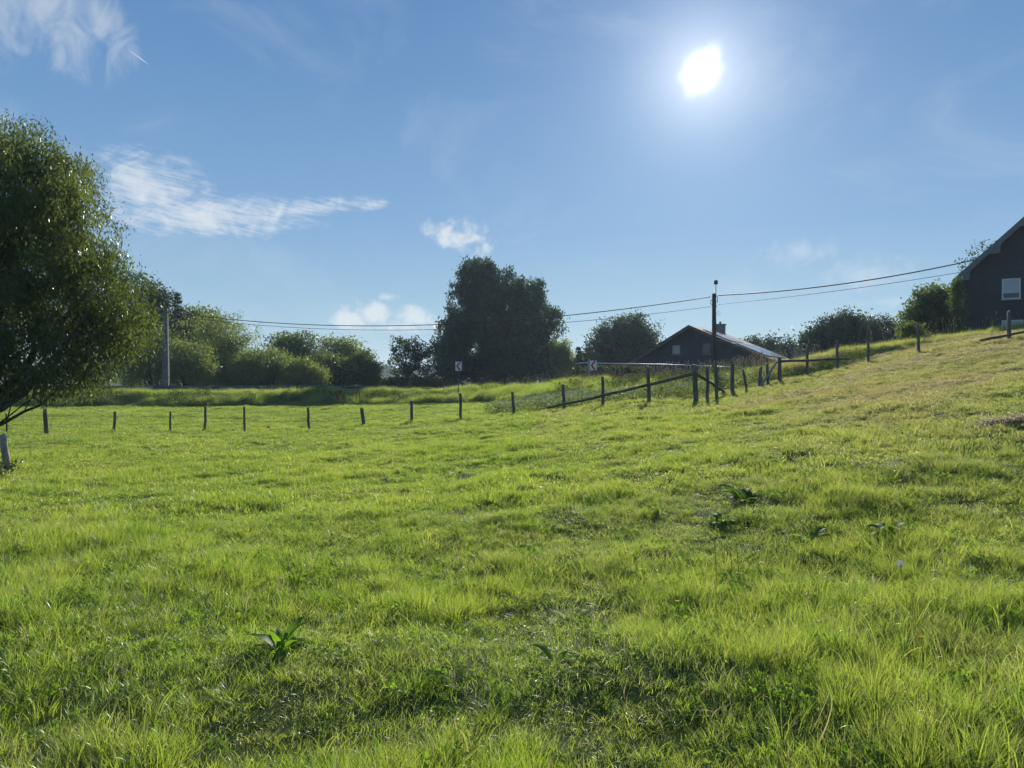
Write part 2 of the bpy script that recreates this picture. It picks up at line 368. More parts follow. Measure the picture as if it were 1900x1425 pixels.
# sheet: fine near the camera, coarse to the horizon
def spacing(a, b, fine, n): # values from a to b through 0 with sinh spacing
    t = np.linspace(math.asinh(a / fine), math.asinh(b / fine), n); return fine * np.sinh(t)
sx_ = spacing(-1500, 1500, 6.0, 620); sy_ = spacing(-60, 1900, 6.0, 560)
X2, Y2 = np.meshgrid(sx_, sy_, indexing='ij'); ZZ = ground_np(X2.ravel(), Y2.ravel())
nx, ny = X2.shape
q = np.arange(nx * ny).reshape(nx, ny)
fc = np.stack([q[:-1, :-1].ravel(), q[1:, :-1].ravel(), q[1:, 1:].ravel(), q[:-1, 1:].ravel()], 1)
me = np_mesh('ground', np.stack([X2.ravel(), Y2.ravel(), ZZ], 1), fc, 4)
me.polygons.foreach_set('use_smooth', [True] * len(me.polygons))
gm = bpy.data.materials.new('field_ground'); gm.use_nodes = True; t = NT(gm.node_tree); b = t.n['Principled BSDF']
b.inputs['Roughness'].default_value = .95; b.inputs['Specular IOR Level'].default_value = .1
g = t.new('ShaderNodeNewGeometry'); sp = t.new('ShaderNodeSeparateXYZ'); t.l.new(g.outputs['Position'], sp.inputs[0])
n1 = t.smooth(t.noise(g.outputs['Position'], 2.5, 6, .65), .35, .68)
near = t.mix(n1, (.045, .07, .016, 1), (.09, .105, .03, 1))
n2 = t.smooth(t.noise(g.outputs['Position'], .012, 3, .6), .42, .58)
farc = t.mix(n2, (.028, .055, .018, 1), (.06, .085, .03, 1))
t.l.new(t.mix(t.smooth(sp.outputs[1], 66, 110), near, farc), b.inputs['Base Color'])
me.materials.append(gm)
tag(link(bpy.data.objects.new('ground', me)), kind='structure')

# road along the top of the bank
def road_y(x): return 62.3 - 8.5 * (1 / (1 + math.exp(-(x - 4) / 7.0)))
rb = MB(); vs = []; fs = []
xs = np.arange(-140, 90, 1.0)
for i, x in enumerate(xs):
    yc = road_y(x)
    for k, dy in enumerate((-3.0, -1, 1, 3.0)): vs.append((x, yc + dy, float(ground_np([x], [yc + dy], False)[0]) + .06))
    if i: 
        for k in range(3): a = (i - 1) * 4 + k; fs.append((a, a + 4, a + 5, a + 1))
rb.add(vs, fs); rd = rb.build('road', M['asphalt'], smooth=True); tag(rd, kind='structure')
ml = MB(); vs = []; fs = []
for i, x in enumerate(xs):
    yc = road_y(x)
    for dy in (-.06, .06): vs.append((x, yc + dy, float(ground_np([x], [yc], False)[0]) + .085))
    if i and i % 6 < 3: a = (i - 1) * 2; fs.append((a, a + 2, a + 3, a + 1))
ml.add(vs, fs); o = ml.build('road_marking', M['white']); tag(o, kind='structure')

# ------------------------------------------------------------------ grass (uncountable: geometry nodes)
def blade_set(name, nb, rad, h0, h1, w, seg, lean, seed, material, droop=.5, radial=0.0, discs=0, straw=.0):
    """one tuft: nb blades inside rad; radial > 0 makes them spring outwards from the tuft's foot; discs adds small round clover leaves"""
    r = np.random.default_rng(seed)
    V = []; Fc = []; tone = []
    for k in range(nb):
        a = r.uniform(0, 2 * math.pi); d = rad * math.sqrt(r.uniform()); x0, y0 = d * math.cos(a), d * math.sin(a)
        h = r.uniform(h0, h1) * (1 - .25 * d / rad); az_ = a + r.normal(0, .7) if radial else r.uniform(0, 2 * math.pi)
        ln = abs(r.normal(0, lean)) + .06 + radial * d / rad
        fa = r.uniform(0, math.pi); ww = r.uniform(.5, 1.35); wx, wy = math.cos(fa) * w * .5, math.sin(fa) * w * .5; tn = r.uniform()
        if r.uniform() < straw: tn = 1.0
        b0 = len(V); px, py, pz = x0, y0, -.03; bend = droop * r.uniform(.4, 1.7); wob = r.normal(0, .25)
        for s_ in range(seg + 1):
            q_ = s_ / seg; k_ = (1 - q_ ** 1.8) * ww if s_ < seg else .03
            V.append((px - wx * k_, py - wy * k_, pz)); V.append((px + wx * k_, py + wy * k_, pz)); tone += [tn, tn]
            ang_ = min(1.9, ln * (.3 + q_) + bend * q_ * q_ * 1.3); st = (h + .03) / seg; a2 = az_ + wob * q_
            px += math.sin(ang_) * st * math.cos(a2); py += math.sin(ang_) * st * math.sin(a2); pz += math.cos(ang_) * st
        for s_ in range(seg): Fc.append((b0 + 2 * s_, b0 + 2 * s_ + 1, b0 + 2 * s_ + 3, b0 + 2 * s_ + 2))
    for k in range(discs):
        a = r.uniform(0, 6.28); d = rad * math.sqrt(r.uniform()); z_ = r.uniform(h0, h1) * .6; cx, cy = d * math.cos(a), d * math.sin(a); R_ = r.uniform(.009, .015); tl = r.normal(0, .6, 2)
        for m_ in range(3):
            t_ = m_ * 2.094 + a; ux, uy = math.cos(t_) * R_, math.sin(t_) * R_; b0 = len(V)
            for (f_, g_) in ((.05, 0), (.6, -.55), (1.15, 0), (.6, .55)):
                X_ = ux * f_ - uy * g_; Y_ = uy * f_ + ux * g_; V.append((cx + X_, cy + Y_, z_ + X_ * tl[0] + Y_ * tl[1] + .002 * (f_ > 1))); tone.append(.3)
            Fc.append((b0, b0 + 1, b0 + 2, b0 + 3))
    me = np_mesh(name, np.array(V), np.array(Fc), 4)
    at_ = me.attributes.new('tone', 'FLOAT', 'POINT'); at_.data.foreach_set('value', np.array(tone, dtype=np.float32))
    me.materials.append(material)
    if discs:
        me.materials.append(M['clover']); mi = np.zeros(len(Fc), dtype=np.int32); mi[-discs * 3:] = 1; me.polygons.foreach_set('material_index', mi)
    o = bpy.data.objects.new(name, me); return o

def scatter(name, pts, scl, rot, tilt, idxs, dry, sources, label=None):
    """one object: points that carry a tuft each"""
    cl = bpy.data.collections.new(name + '_kinds')
    for i, s_ in enumerate(sources): s_.name = '%s_%02d' % (name + '_kind', i); cl.objects.link(s_)
    me = bpy.data.meshes.new(name); me.vertices.add(len(pts)); me.vertices.foreach_set('co', np.asarray(pts, dtype=np.float32).ravel())
    for nm, ty, val in (('scl', 'FLOAT_VECTOR', scl), ('rot', 'FLOAT_VECTOR', np.stack([tilt[:, 0], tilt[:, 1], rot], 1)), ('idx', 'INT', idxs), ('dry', 'FLOAT', dry)):
        a = me.attributes.new(nm, ty, 'POINT')
        if ty == 'FLOAT_VECTOR': a.data.foreach_set('vector', np.asarray(val, dtype=np.float32).ravel())
        elif ty == 'INT': a.data.foreach_set('value', np.asarray(val, dtype=np.int32))
        else: a.data.foreach_set('value', np.asarray(val, dtype=np.float32))
    o = link(bpy.data.objects.new(name, me)); tag(o, kind='stuff', label=label, cat=None)
    ng = bpy.data.node_groups.new(name, 'GeometryNodeTree')
    ng.interface.new_socket('Geometry', in_out='INPUT', socket_type='NodeSocketGeometry'); ng.interface.new_socket('Geometry', in_out='OUTPUT', socket_type='NodeSocketGeometry')
    n = ng.nodes; l = ng.links; gi = n.new('NodeGroupInput'); go = n.new('NodeGroupOutput')
    ip = n.new('GeometryNodeInstanceOnPoints'); ci = n.new('GeometryNodeCollectionInfo'); ci.inputs[0].default_value = cl
    ci.inputs['Separate Children'].default_value = True; ci.inputs['Reset Children'].default_value = True
    l.new(gi.outputs[0], ip.inputs['Points']); l.new(ci.outputs[0], ip.inputs['Instance']); ip.inputs['Pick Instance'].default_value = True
    def na(nm, ty):
        a = n.new('GeometryNodeInputNamedAttribute'); a.data_type = ty; a.inputs[0].default_value = nm; return a.outputs[0]
    l.new(na('idx', 'INT'), ip.inputs['Instance Index']); l.new(na('scl', 'FLOAT_VECTOR'), ip.inputs['Scale'])
    e2r = n.new('FunctionNodeEulerToRotation'); l.new(na('rot', 'FLOAT_VECTOR'), e2r.inputs[0]); l.new(e2r.outputs[0], ip.inputs['Rotation'])
    l.new(ip.outputs[0], go.inputs[0]); md = o.modifiers.new('scatter', 'NODES'); md.node_group = ng
    return o

def frustum_points(y0, y1, dens, margin=1.25, pxlo=-250, pxhi=2150):
    """random ground points seen from about here, dens per square metre"""
    ulo, uhi = (pxlo - 950) / F, (pxhi - 950) / F
    area = (uhi - ulo) * (y1 * y1 - y0 * y0) / 2 + 2.0 * (y1 - y0); n = int(area * dens)
    y = np.sqrt(rng.uniform(y0 * y0, y1 * y1, n)); u = rng.uniform(ulo, uhi, n); x = u * y + rng.uniform(-1, 1, n)
    return x, y
def zone(x, y, cx, cy, rx, ry, rot=0.0):
    c_, s_ = math.cos(R(rot)), math.sin(R(rot)); dx, dy = x - cx, y - cy
    u = (dx * c_ + dy * s_) / rx; v = (-dx * s_ + dy * c_) / ry
    return np.clip(1 - (u * u + v * v), 0, 1)
def ppx(x, y): return 950 + F * x / y

def kinds(k, seg):      # k widens the blades of the far tufts
    G = M['grass']; q_ = 1 if k < 1.5 else 1.35
    return [blade_set('t', 82, .13 * q_, .035, .10, .0034 * k, seg, .65, 100 + i, G, .6, straw=.03) for i in range(5)] + \
           [blade_set('t', 66, .065 * q_, .08, .175, .0036 * k, seg + 1, .20, 120 + i, G, .55, radial=.55, straw=.02) for i in range(4)] + \
           [blade_set('t', 30, .12 * q_, .03, .09, .0042 * k, seg, .6, 140 + i, G, .6, discs=34) for i in range(2)] + \
           [blade_set('t', 9, .12 * q_, .16, .30, .0046 * k, seg + 2, .35, 150 + i, G, 1.3, straw=.25) for i in range(2)]
near_tufts = kinds(1.0, 4); far_tufts = kinds(2.3, 3)

FX = [0, 700, 850, 1048, 1205, 1292, 1359, 1450, 1554, 1705, 1900]; FY = [32, 32, 32, 31, 29, 28, 30, 31, 33, 28, 27]
def field(name, y0, y1, dens, src, wide=1.0):
    x, y = frustum_points(y0, y1, dens)
    p = ppx(x, y)
    big = fbm(x, y, 1.9, 40, 3); sm = fbm(x, y, .55, 50, 2); hr = .92 + .95 * big + .8 * sm
    slope = np.clip((x - .22 * y) / (.35 * y), 0, 1) * np.clip((y - 6) / 10, 0, 1)
    hr = hr * (1 - .42 * slope)
    dry = .10 * (p > 1000) + 1.0 * slope * (.62 + .9 * fbm(x, y, 3.0, 60, 3)) + .9 * np.clip(fbm(x, y, .8, 70, 2) - .26, 0, 1) + .03 + .22 * np.clip((y - 12) / 20, 0, 1) * (p > 1000)
    for a in ((at(1680, 745, 17), 2.2, 2.0), (at(1470, 730, 22), 2.6, 1.8), (at(1700, 660, 25), 3.2, 1.6)):
        dry = dry + .8 * zone(x, y, a[0].x, a[0].y, a[1], a[2]); hr = hr * (1 - .4 * zone(x, y, a[0].x, a[0].y, a[1], a[2]))
    rush = zone(x, y, at(80, 990, 7.6).x, 7.6, 1.3, 1.0); hr = hr + .8 * rush
    for (qx, qy, qY, a, b_) in ((1390, 775, 18.5, 1.4, .5), (1430, 790, 16.5, 1.0, .4), (1560, 760, 15.5, .9, .35), (1830, 720, 15, 1.0, .4), (230, 985, 7.8, .5, .3), (1600, 1260, 3.9, .6, .3), (780, 1130, 5.0, .6, .3)):
        hr = hr + .8 * zone(x, y, (qx - 950) / F * qY, qY, a, b_)
    fy = np.interp(p, FX, FY); row = np.exp(-((y - fy - .15) / .45) ** 2); hr = hr + .9 * row * np.clip(.7 + fbm(x, y, 1.2, 33, 2) * 1.6, 0, 1)
    keep = rng.uniform(0, 1, len(x)) < np.clip(.82 + hr * .4, .4, 1); keep &= ~(fbm(x, y, .5, 80, 2) < -.6)
    x, y, hr, dry, p, row = x[keep], y[keep], hr[keep], dry[keep], p[keep], row[keep]
    tus = fbm(x, y, .42, 55, 2) + .45 * (hr - .95); u = rng.uniform(0, 1, len(x)); v = rng.uniform(0, 1, len(x))
    idx = np.where(u < np.clip(.25 + 1.5 * tus, .04, .85), 5 + rng.integers(0, 4, len(x)), rng.integers(0, 5, len(x)))
    idx = np.where(v < .10, 9 + rng.integers(0, 2, len(x)), idx); idx = np.where(v > .965, 11 + rng.integers(0, 2, len(x)), idx)
    hr = np.clip(hr * np.interp(y, [0, 5, 12, 30], [1.12, 1.0, .86, .8]), .35, 1.75) * rng.uniform(.75, 1.25, len(x))
    z = ground_np(x, y); wsc = wide * rng.uniform(.85, 1.2, len(x)); scl = np.stack([wsc, wsc, hr], 1)
    lx = .55 * fbm(x, y, 1.1, 90, 2) + rng.normal(0, .12, len(x)); ly = .55 * fbm(x, y, 1.1, 95, 2) + rng.normal(0, .12, len(x))
    scatter(name, np.stack([x, y, z], 1), scl, rng.uniform(0, 6.28, len(x)), np.stack([lx, ly], 1), idx, np.clip(dry, 0, 1), src)
    return len(x)
n1 = field('grass', 1.6, 9.0, 150, near_tufts)
n2 = field('grass', 9.0, 22.0, 75, far_tufts)
n3 = field('grass', 22.0, 55.0, 40, far_tufts, 1.3)
print('tufts', n1, n2, n3)

# tall rank grass on the bank and the verge, with seed heads
def seed_stalks(name, nb, rad, h0, h1, seed, head=M['straw'], hl=.12, hw=.025, stem=M['straw']):
    r = random.Random(seed); mb = MB()
    for k in range(nb):
        a = r.uniform(0, 6.28); d = rad * math.sqrt(r.random()); x, y = d * math.cos(a), d * math.sin(a); h = r.uniform(h0, h1)
        lx, ly = r.uniform(-.22, .22) * h, r.uniform(-.22, .22) * h
        pts = [(x, y, -.05), (x + lx * .3, y + ly * .3, h * .55), (x + lx, y + ly, h)]
        mb.cur = 0; mb.tube(pts, [.004, .003, .002], 3, cap=False)
        mb.cur = 1; e = Vector(pts[-1]); di = (e - Vector(pts[1])).normalized()
        mb.tube([e - di * hl * .6, e - di * hl * .2, e + di * hl * .2, e + di * hl * .5], [hw * .3, hw, hw * .8, hw * .1], 4)
    me = bpy.data.meshes.new(name); me.from_pydata(mb.v, [], mb.f); me.materials.append(stem); me.materials.append(head)
    me.polygons.foreach_set('material_index', mb.mi); return bpy.data.objects.new(name, me)
tall_tufts = [blade_set('t', 60, .28, .35, .85, .014, 4, .35, 300 + i, M['grass'], droop=.7) for i in range(5)]
def bank_strength(x, y):
    p = ppx(x, y)
    lo = np.interp(p, [0, 600, 850, 1000, 1100, 1250, 1350, 1420, 1500, 1600, 1700, 1900], [53, 53, 51, 43, 38, 34.5, 33, 33, 34, 35, 34, 34])
    hi = np.interp(p, [0, 600, 850, 1000, 1200, 1400, 1900], [58.4, 58.4, 58.0, 54, 49.5, 50, 48])
    return np.clip((y - lo) / 1.2, 0, 1) * np.clip((hi - y) / .5, 0, 1)
x, y = frustum_points(32, 60, 34); s_ = bank_strength(x, y); k = rng.uniform(0, 1, len(x)) < s_ * np.clip(.95 + 1.0 * fbm(x, y, 3.0, 77, 3), .5, 1)
x, y, s_ = x[k], y[k], s_[k]; hs = (.58 + .3 * s_ + 1.1 * fbm(x, y, 1.5, 88, 3)) * rng.uniform(.7, 1.15, len(x)); hs = hs * np.where(ppx(x, y) > 1450, .55, 1) * np.where(y > 56.3, .62, 1) * np.where((ppx(x, y) > 1130) & (ppx(x, y) < 1450), .6, 1)
scatter('tall_grass', np.stack([x, y, ground_np(x, y)], 1), np.stack([np.ones(len(x))] * 2 + [np.clip(hs, .25, 1.3)], 1), rng.uniform(0, 6.28, len(x)),
        .25 * rng.normal(0, 1, (len(x), 2)), rng.integers(0, 5, len(x)), np.clip(.15 + .5 * fbm(x, y, 2.0, 99, 2) + .25 * (ppx(x, y) > 1350) + .4 * zone(ppx(x, y), y, 1520, 35, 120, 3), 0, 1), tall_tufts)
stalks = [seed_stalks('s', 4, .35, .6, 1.15, 400 + i, hl=.10, hw=.014) for i in range(4)]
x, y = frustum_points(34, 56, 4); p = ppx(x, y); s_ = bank_strength(x, y)
k = (rng.uniform(0, 1, len(x)) < s_ * np.where((p > 1080) & (p < 1460), .42, np.where(p > 1460, .08, np.where(p > 800, .22, .05)))); x, y = x[k], y[k]
sc_ = rng.uniform(.7, 1.1, len(x)); scatter('seeding_grass', np.stack([x, y, ground_np(x, y)], 1), np.stack([sc_] * 3, 1), rng.uniform(0, 6.28, len(x)),
        .12 * rng.normal(0, 1, (len(x), 2)), rng.integers(0, 4, len(x)), np.zeros(len(x)), stalks)

# leafy forbs with white flower heads below the bank
def forb(name, seed, flower, nf, h=.6, rad=.3, mleaf=M['forb'], fs=.05):
    r = random.Random(seed); mb = MB()
    for k in range(45):
        a = r.uniform(0, 6.28); d = rad * math.sqrt(r.random()); z = h * r.uniform(.05, .95) ** 1.0; c_ = Vector((d * math.cos(a), d * math.sin(a), z))
        u = Vector((r.gauss(0, 1), r.gauss(0, 1), r.gauss(0, .6))).normalized() * r.uniform(.04, .09); v = u.cross(Vector((r.gauss(0, 1), r.gauss(0, 1), r.gauss(0, 1)))).normalized() * u.length * .4
        mb.cur = 0; mb.add([c_ - u, c_ - v, c_ + u, c_ + v], [(0, 1, 2, 3)])
    for k in range(nf):
        a = r.uniform(0, 6.28); d = rad * math.sqrt(r.random()); c_ = Vector((d * math.cos(a), d * math.sin(a), h * r.uniform(.75, 1.15)))
        mb.cur = 1; rr = fs * r.uniform(.6, 1.2); vs = [c_ + Vector((0, 0, rr * .5))]
        for j in range(6): vs.append(c_ + Vector((rr * math.cos(j * 1.047), rr * math.sin(j * 1.047), r.uniform(-.3, .3) * rr)))
        mb.add(vs, [(0, 1 + j, 1 + (j + 1) % 6) for j in range(6)] + [(6, 5, 4, 3, 2, 1)])
    me = bpy.data.meshes.new(name); me.from_pydata(mb.v, [], mb.f); me.materials.append(mleaf); me.materials.append(flower)
    me.polygons.foreach_set('material_index', mb.mi); return bpy.data.objects.new(name, me)
wf = [forb('f', 500 + i, M['petal'], 7 - 2 * i, mleaf=M['bush']) for i in range(3)] + [forb('f', 520 + i, M['pinkish'], 14, .7, mleaf=M['bush'], fs=.035) for i in range(2)]
x, y = frustum_points(31, 50, 9); p = ppx(x, y)
w1 = zone(p, y, 1010, 37, 120, 5) + .8 * zone(p, y, 1130, 34, 80, 4.5); w2 = zone(p, y, 1270, 33, 95, 4.5) + .5 * zone(p, y, 1370, 34, 80, 4)
k = rng.uniform(0, 1, len(x)) < np.clip(1.5 * (w1 + w2), 0, .8); x, y, w1, w2 = x[k], y[k], w1[k], w2[k]
ix = np.where(rng.uniform(0, 1, len(x)) < w2 / (w1 + w2 + 1e-6), rng.integers(2, 5, len(x)), rng.integers(0, 3, len(x)))
sc_ = rng.uniform(.45, .95, len(x)); scatter('wildflowers', np.stack([x, y, ground_np(x, y)], 1), np.stack([sc_] * 3, 1), rng.uniform(0, 6.28, len(x)),
        .1 * rng.normal(0, 1, (len(x), 2)), ix, np.zeros(len(x)), wf)

wd = [forb('w', 540 + i, M['weed'], 3, .75, .32, M['weed'], .03) for i in range(4)]
x, y = frustum_points(31, 56, 12); p = ppx(x, y)
w3 = zone(p, y, 1100, 43, 110, 4.5) + 1.3 * zone(p, y, 1520, 35, 110, 2.4) + .7 * zone(p, y, 350, 55, 480, 2.0) + .5 * zone(p, y, 800, 54, 160, 2.2) + .5 * zone(p, y, 1300, 40, 110, 4)
k = rng.uniform(0, 1, len(x)) < np.clip(1.6 * w3, 0, .85) * np.clip(.5 + 2 * fbm(x, y, 1.6, 111, 2), 0, 1); x, y, p = x[k], y[k], p[k]
sc_ = rng.uniform(.6, 1.1, len(x)) * np.where(p > 1420, .55, 1); scatter('nettles', np.stack([x, y, ground_np(x, y)], 1), np.stack([sc_] * 3, 1), rng.uniform(0, 6.28, len(x)),
        .1 * rng.normal(0, 1, (len(x), 2)), rng.integers(0, 4, len(x)), np.zeros(len(x)), wd)

# ------------------------------------------------------------------ trees
def leaf_cloud(name, C, n, spread, size, elong, material, parent, seed, droop=0.0, squash=1.0, up=0.0):
    r = np.random.default_rng(seed); m = len(C) * n
    c0 = np.repeat(C, n, 0) + r.normal(0, 1, (m, 3)) * np.array([spread, spread, spread * squash])
    if droop: c0[:, 2] -= droop * np.abs(r.normal(0, 1, m))
    u = r.normal(0, 1, (m, 3)); u[:, 2] -= up; u /= np.linalg.norm(u, axis=1)[:, None]
    if droop: u[:, 2] = -np.abs(u[:, 2]) - .5; u /= np.linalg.norm(u, axis=1)[:, None]
    w = np.cross(u, r.normal(0, 1, (m, 3))); w /= np.linalg.norm(w, axis=1)[:, None]
    s = size * r.uniform(.55, 1.3, m)[:, None]; u *= s; w *= s * elong
    V = np.stack([c0 - u, c0 - w, c0 + u, c0 + w], 1).reshape(-1, 3)
    me = np_mesh(name, V, np.arange(m * 4).reshape(m, 4), 4); me.materials.append(material)
    return link(bpy.data.objects.new(name, me), parent)

def clump_points(lobes, n, seed, shell=.5, rough=.22):
    """lobes: (cx, cy, cz, rx, ry, rz) in local metres; clump centres near their outsides"""
    r = np.random.default_rng(seed); L = np.array(lobes, float); w = (L[:, 3] * L[:, 4] * L[:, 5]) ** .8; w /= w.sum()
    k = r.choice(len(L), n, p=w); d = r.normal(0, 1, (n, 3)); d /= np.linalg.norm(d, axis=1)[:, None]
    # lumpy radius
    ph = r.uniform(0, 6, (6, 3)); lump = sum(np.sin((d * (2.5 + i)) @ ph[i] + i) for i in range(6)) / 3
    rad = (shell + (1 - shell) * r.uniform(0, 1, n) ** .5) * (1 + rough * lump) 
    return L[k, :3] + d * rad[:, None] * L[k, 3:]

def limbs(mb, base, h, C, n, seed, r0, trunks=1, lean=(0, 0), splay=.3):
    r = random.Random(seed)
    for t_ in range(trunks):
        a = r.uniform(0, 6.28); off = 0 if trunks == 1 else splay
        top = Vector((lean[0] + off * h * math.cos(a) * .5, lean[1] + off * h * math.sin(a) * .5, h * .82))
        b0 = Vector((off * .5 * math.cos(a), off * .5 * math.sin(a), -.3)); pts = []
        for i in range(7):
            q_ = i / 6; p_ = b0.lerp(top, q_) + Vector((r.gauss(0, .02 * h), r.gauss(0, .02 * h), 0)) * (q_ > 0); pts.append(p_)
        rr = [r0 * (1 - .85 * i / 6) * (1.3 if i == 0 else 1) for i in range(7)]; mb.tube(pts, rr, 8, .15, seed)
        for j in range(n // trunks):
            e = Vector(C[r.randrange(len(C))]); q_ = min(.95, max(.15, (e.z / h) * r.uniform(.35, .75))); s0 = b0.lerp(top, q_)
            m_ = s0.lerp(e, .5) + Vector((r.gauss(0, .1), r.gauss(0, .1), .08 * h * r.random())); ra = r0 * .38 * (1 - q_ * .6)
            mb.tube([s0, s0.lerp(m_, .5) + Vector((0, 0, .03 * h)), m_, e], [ra, ra * .75, ra * .5, ra * .15], 5, .1, j)

def tree(name, label, cat, px, base_py, Y, lobes, material, leaf=.14, clumps=300, per=40, spread=.4, elong=.5, trunks=1, r0=.18, nl=24, seed=1, droop=0.0,
         shell=.45, group=None, squash=.8, bark='bark', up=0.0, on_ground=True, rough=.22):
    """lobes given as (px, py, rx_px, rz_px[, dy]) at the tree's distance"""
    X = (px - 950) / F * Y; zb = ground(X, Y) if on_ground else (HOR - base_py) / F * Y
    root = empty(name, (X, Y, zb), label=label, cat=cat, group=group); k = Y / F; L = []
    for lb in lobes:
        dy = lb[4] if len(lb) > 4 else 0.0; yy = Y + dy; kk = yy / F
        L.append(((lb[0] - 950) * kk - X, dy, (HOR - lb[1]) * kk - zb, lb[2] * kk, (lb[5] if len(lb) > 5 else (lb[2] + lb[3]) / 2 * kk), lb[3] * kk))
    C = clump_points(L, clumps, seed, shell, rough); C = C[C[:, 2] > .15]
    h = max(l[2] + l[5] for l in L)
    mb = MB(); limbs(mb, None, h, C, nl, seed, r0, trunks); mb.build('trunk', M[bark], root, smooth=True)
    leaf_cloud('crown', C, per, spread, leaf, elong, material, root, seed, droop, squash, up)
    return root

def conifer(name, label, px, base_py, Y, top_py, wpx, seed=1, group=None, material=None):
    X = (px - 950) / F * Y; zb = ground(X, Y); h = (HOR - top_py) / F * Y - zb; w = wpx / F * Y
    root = empty(name, (X, Y, zb), label=label, cat='conifer', group=group)
    MB().tube([(0, 0, -.3), (0, 0, h * .5), (0, 0, h * .97)], [.16, .1, .02], 8, .1).build('trunk', M['bark'], root, smooth=True)
    r = np.random.default_rng(seed); pts = []
    nw = int(h * 2.4)
    for i in range(nw):
        q_ = .08 + .92 * i / nw; rad = w * (1 - q_) * r.uniform(.75, 1.15) + .08
        for j in range(int(6 + 5 * (1 - q_))):
            a = r.uniform(0, 6.28)
            for s_ in np.linspace(.3, 1, 5): pts.append((rad * s_ * math.cos(a), rad * s_ * math.sin(a), q_ * h - .12 * rad * s_ + .1 * h * (s_ > .9) * .15))
    leaf_cloud('crown', np.array(pts), 9, .12, .13, .3, material or M['conifer'], root, seed, 0, .6); return root

# the willow at the left
wY = 18.5; wx = (-95 - 950) / F * wY; wz = ground(wx, wY)
wr = empty('willow_tree', (wx, wY, wz), label='large willow with slender shiny leaves and arching dark limbs, cut off by the left edge', cat='tree')
k = wY / F
def wl(px, py, rx, rz, dy=0): return ((px - 950) * k - wx, dy, (HOR - py) * k - wz, rx * k, (rx + rz) / 2 * k, rz * k)
WL = [wl(-90, 400, 270, 210), wl(10, 350, 115, 110, .3), wl(90, 420, 125, 125, -.2), wl(20, 560, 225, 150, .3), wl(140, 560, 115, 110, .5), wl(205, 535, 42, 55, .2), wl(118, 325, 42, 48, 0), wl(0, 262, 75, 58, .2), wl(-70, 250, 80, 60, 0), wl(155, 635, 76, 80, 0), wl(90, 670, 120, 72, -.6), wl(-60, 620, 120, 110, -1.4), wl(-320, 500, 200, 230, .5)]
C = clump_points(WL, 1550, 5, .34, .15)
C = C[C[:, 2] > .9]
mb = MB(); rw = random.Random(3)
def stem(p0, px, py, dy, r0, seed, n=8, sag=.0, subs=6):
    e = Vector(((px - 950) * k - wx, dy, (HOR - py) * k - wz)); p0 = Vector(p0); pts = []; r_ = random.Random(seed)
    for i in range(n + 1):
        q_ = i / n; p_ = p0.lerp(e, q_) + Vector((0, 0, -sag * math.sin(q_ * math.pi))) + Vector((r_.gauss(0, .06), r_.gauss(0, .06), r_.gauss(0, .05))) * (0 < i); pts.append(p_)
    mb.tube(pts, [r0 * (1 - .85 * i / n) for i in range(n + 1)], 8, .12, seed)
    for j in range(subs):
        i = r_.randint(n // 3, n - 1); s0 = pts[i]; d = C[np.argsort(np.linalg.norm(C - np.array(s0), axis=1))[r_.randint(10, 150)]]; d = Vector(d)
        m_ = s0.lerp(d, .5) + Vector((r_.gauss(0, .15), r_.gauss(0, .15), .15)); ra = r0 * .4 * (1 - .6 * i / n); mb.tube([s0, m_, d, d + (d - m_) * .3], [ra, ra * .6, ra * .3, .006], 5, .1, j)
mb.tube([(0, 0, -.3), (.05, 0, .35), (.1, .05, .8)], [.42, .34, .30], 12, .15, 1)
B0 = (.1, 0, .7)
for a in ((150, 545, .2, .15, .2), (60, 735, -.8, .12, .0), (205, 590, .4, .10, .15), (60, 330, 0, .17, -.1), (-60, 260, .6, .17, 0), (100, 420, -.6, .13, 0), (-200, 300, 0, .16, 0), (-300, 450, -.5, .14, 0), (30, 600, 1.5, .11, .1), (180, 690, 0, .06, .2), (150, 640, -.5, .08, .2)):
    stem(B0, a[0], a[1], a[2], a[3], int(a[0]) + 500, sag=a[4], subs=9)
stem(B0, 215, 585, -1.2, .10, 77, sag=.45, subs=12)
mb.build('trunk', M['bark'], wr, smooth=True)
leaf_cloud('crown', C, 135, .17, .062, .26, M['willow'], wr, 11, droop=.10, squash=.9)

TG = 'trees beyond the road'
# left background
tree('broadleaf_tree', 'dark tree rising behind the willow crown, left of the concrete pole', 'tree', 262, 718, 82, [(262, 590, 52, 78), (285, 570, 36, 42), (235, 640, 45, 60)], M['dark'], .17, 380, 45, .5, r0=.25, seed=21, group=TG)
conifer('conifer_tree', 'dark pointed conifer top just right of the concrete pole', 330, 718, 84, 541, 36, 22)
tree('broadleaf_tree', 'dark broad tree with a flat top right of the pointed conifer', 'tree', 368, 718, 86, [(365, 625, 48, 52), (385, 605, 35, 28), (345, 640, 40, 60)], M['mid'], .17, 340, 45, .5, r0=.22, seed=23, group=TG)
tree('willow_shrub', 'round olive green shrub standing behind the concrete pole', 'shrub', 285, 718, 70, [(275, 672, 48, 58), (305, 650, 40, 42), (255, 690, 30, 40)], M['bush'], .12, 420, 45, .32, trunks=3, r0=.09, rough=.32, seed=24, group='shrubs beyond the road', elong=.35, up=-.8)
tree('willow_shrub', 'lower bright olive shrub right of the concrete pole', 'shrub', 345, 718, 68, [(345, 678, 46, 44), (370, 690, 28, 32), (325, 660, 25, 30)], M['bush'], .12, 360, 45, .30, trunks=3, r0=.08, rough=.32, seed=25, group='shrubs beyond the road', elong=.35, up=-.8)
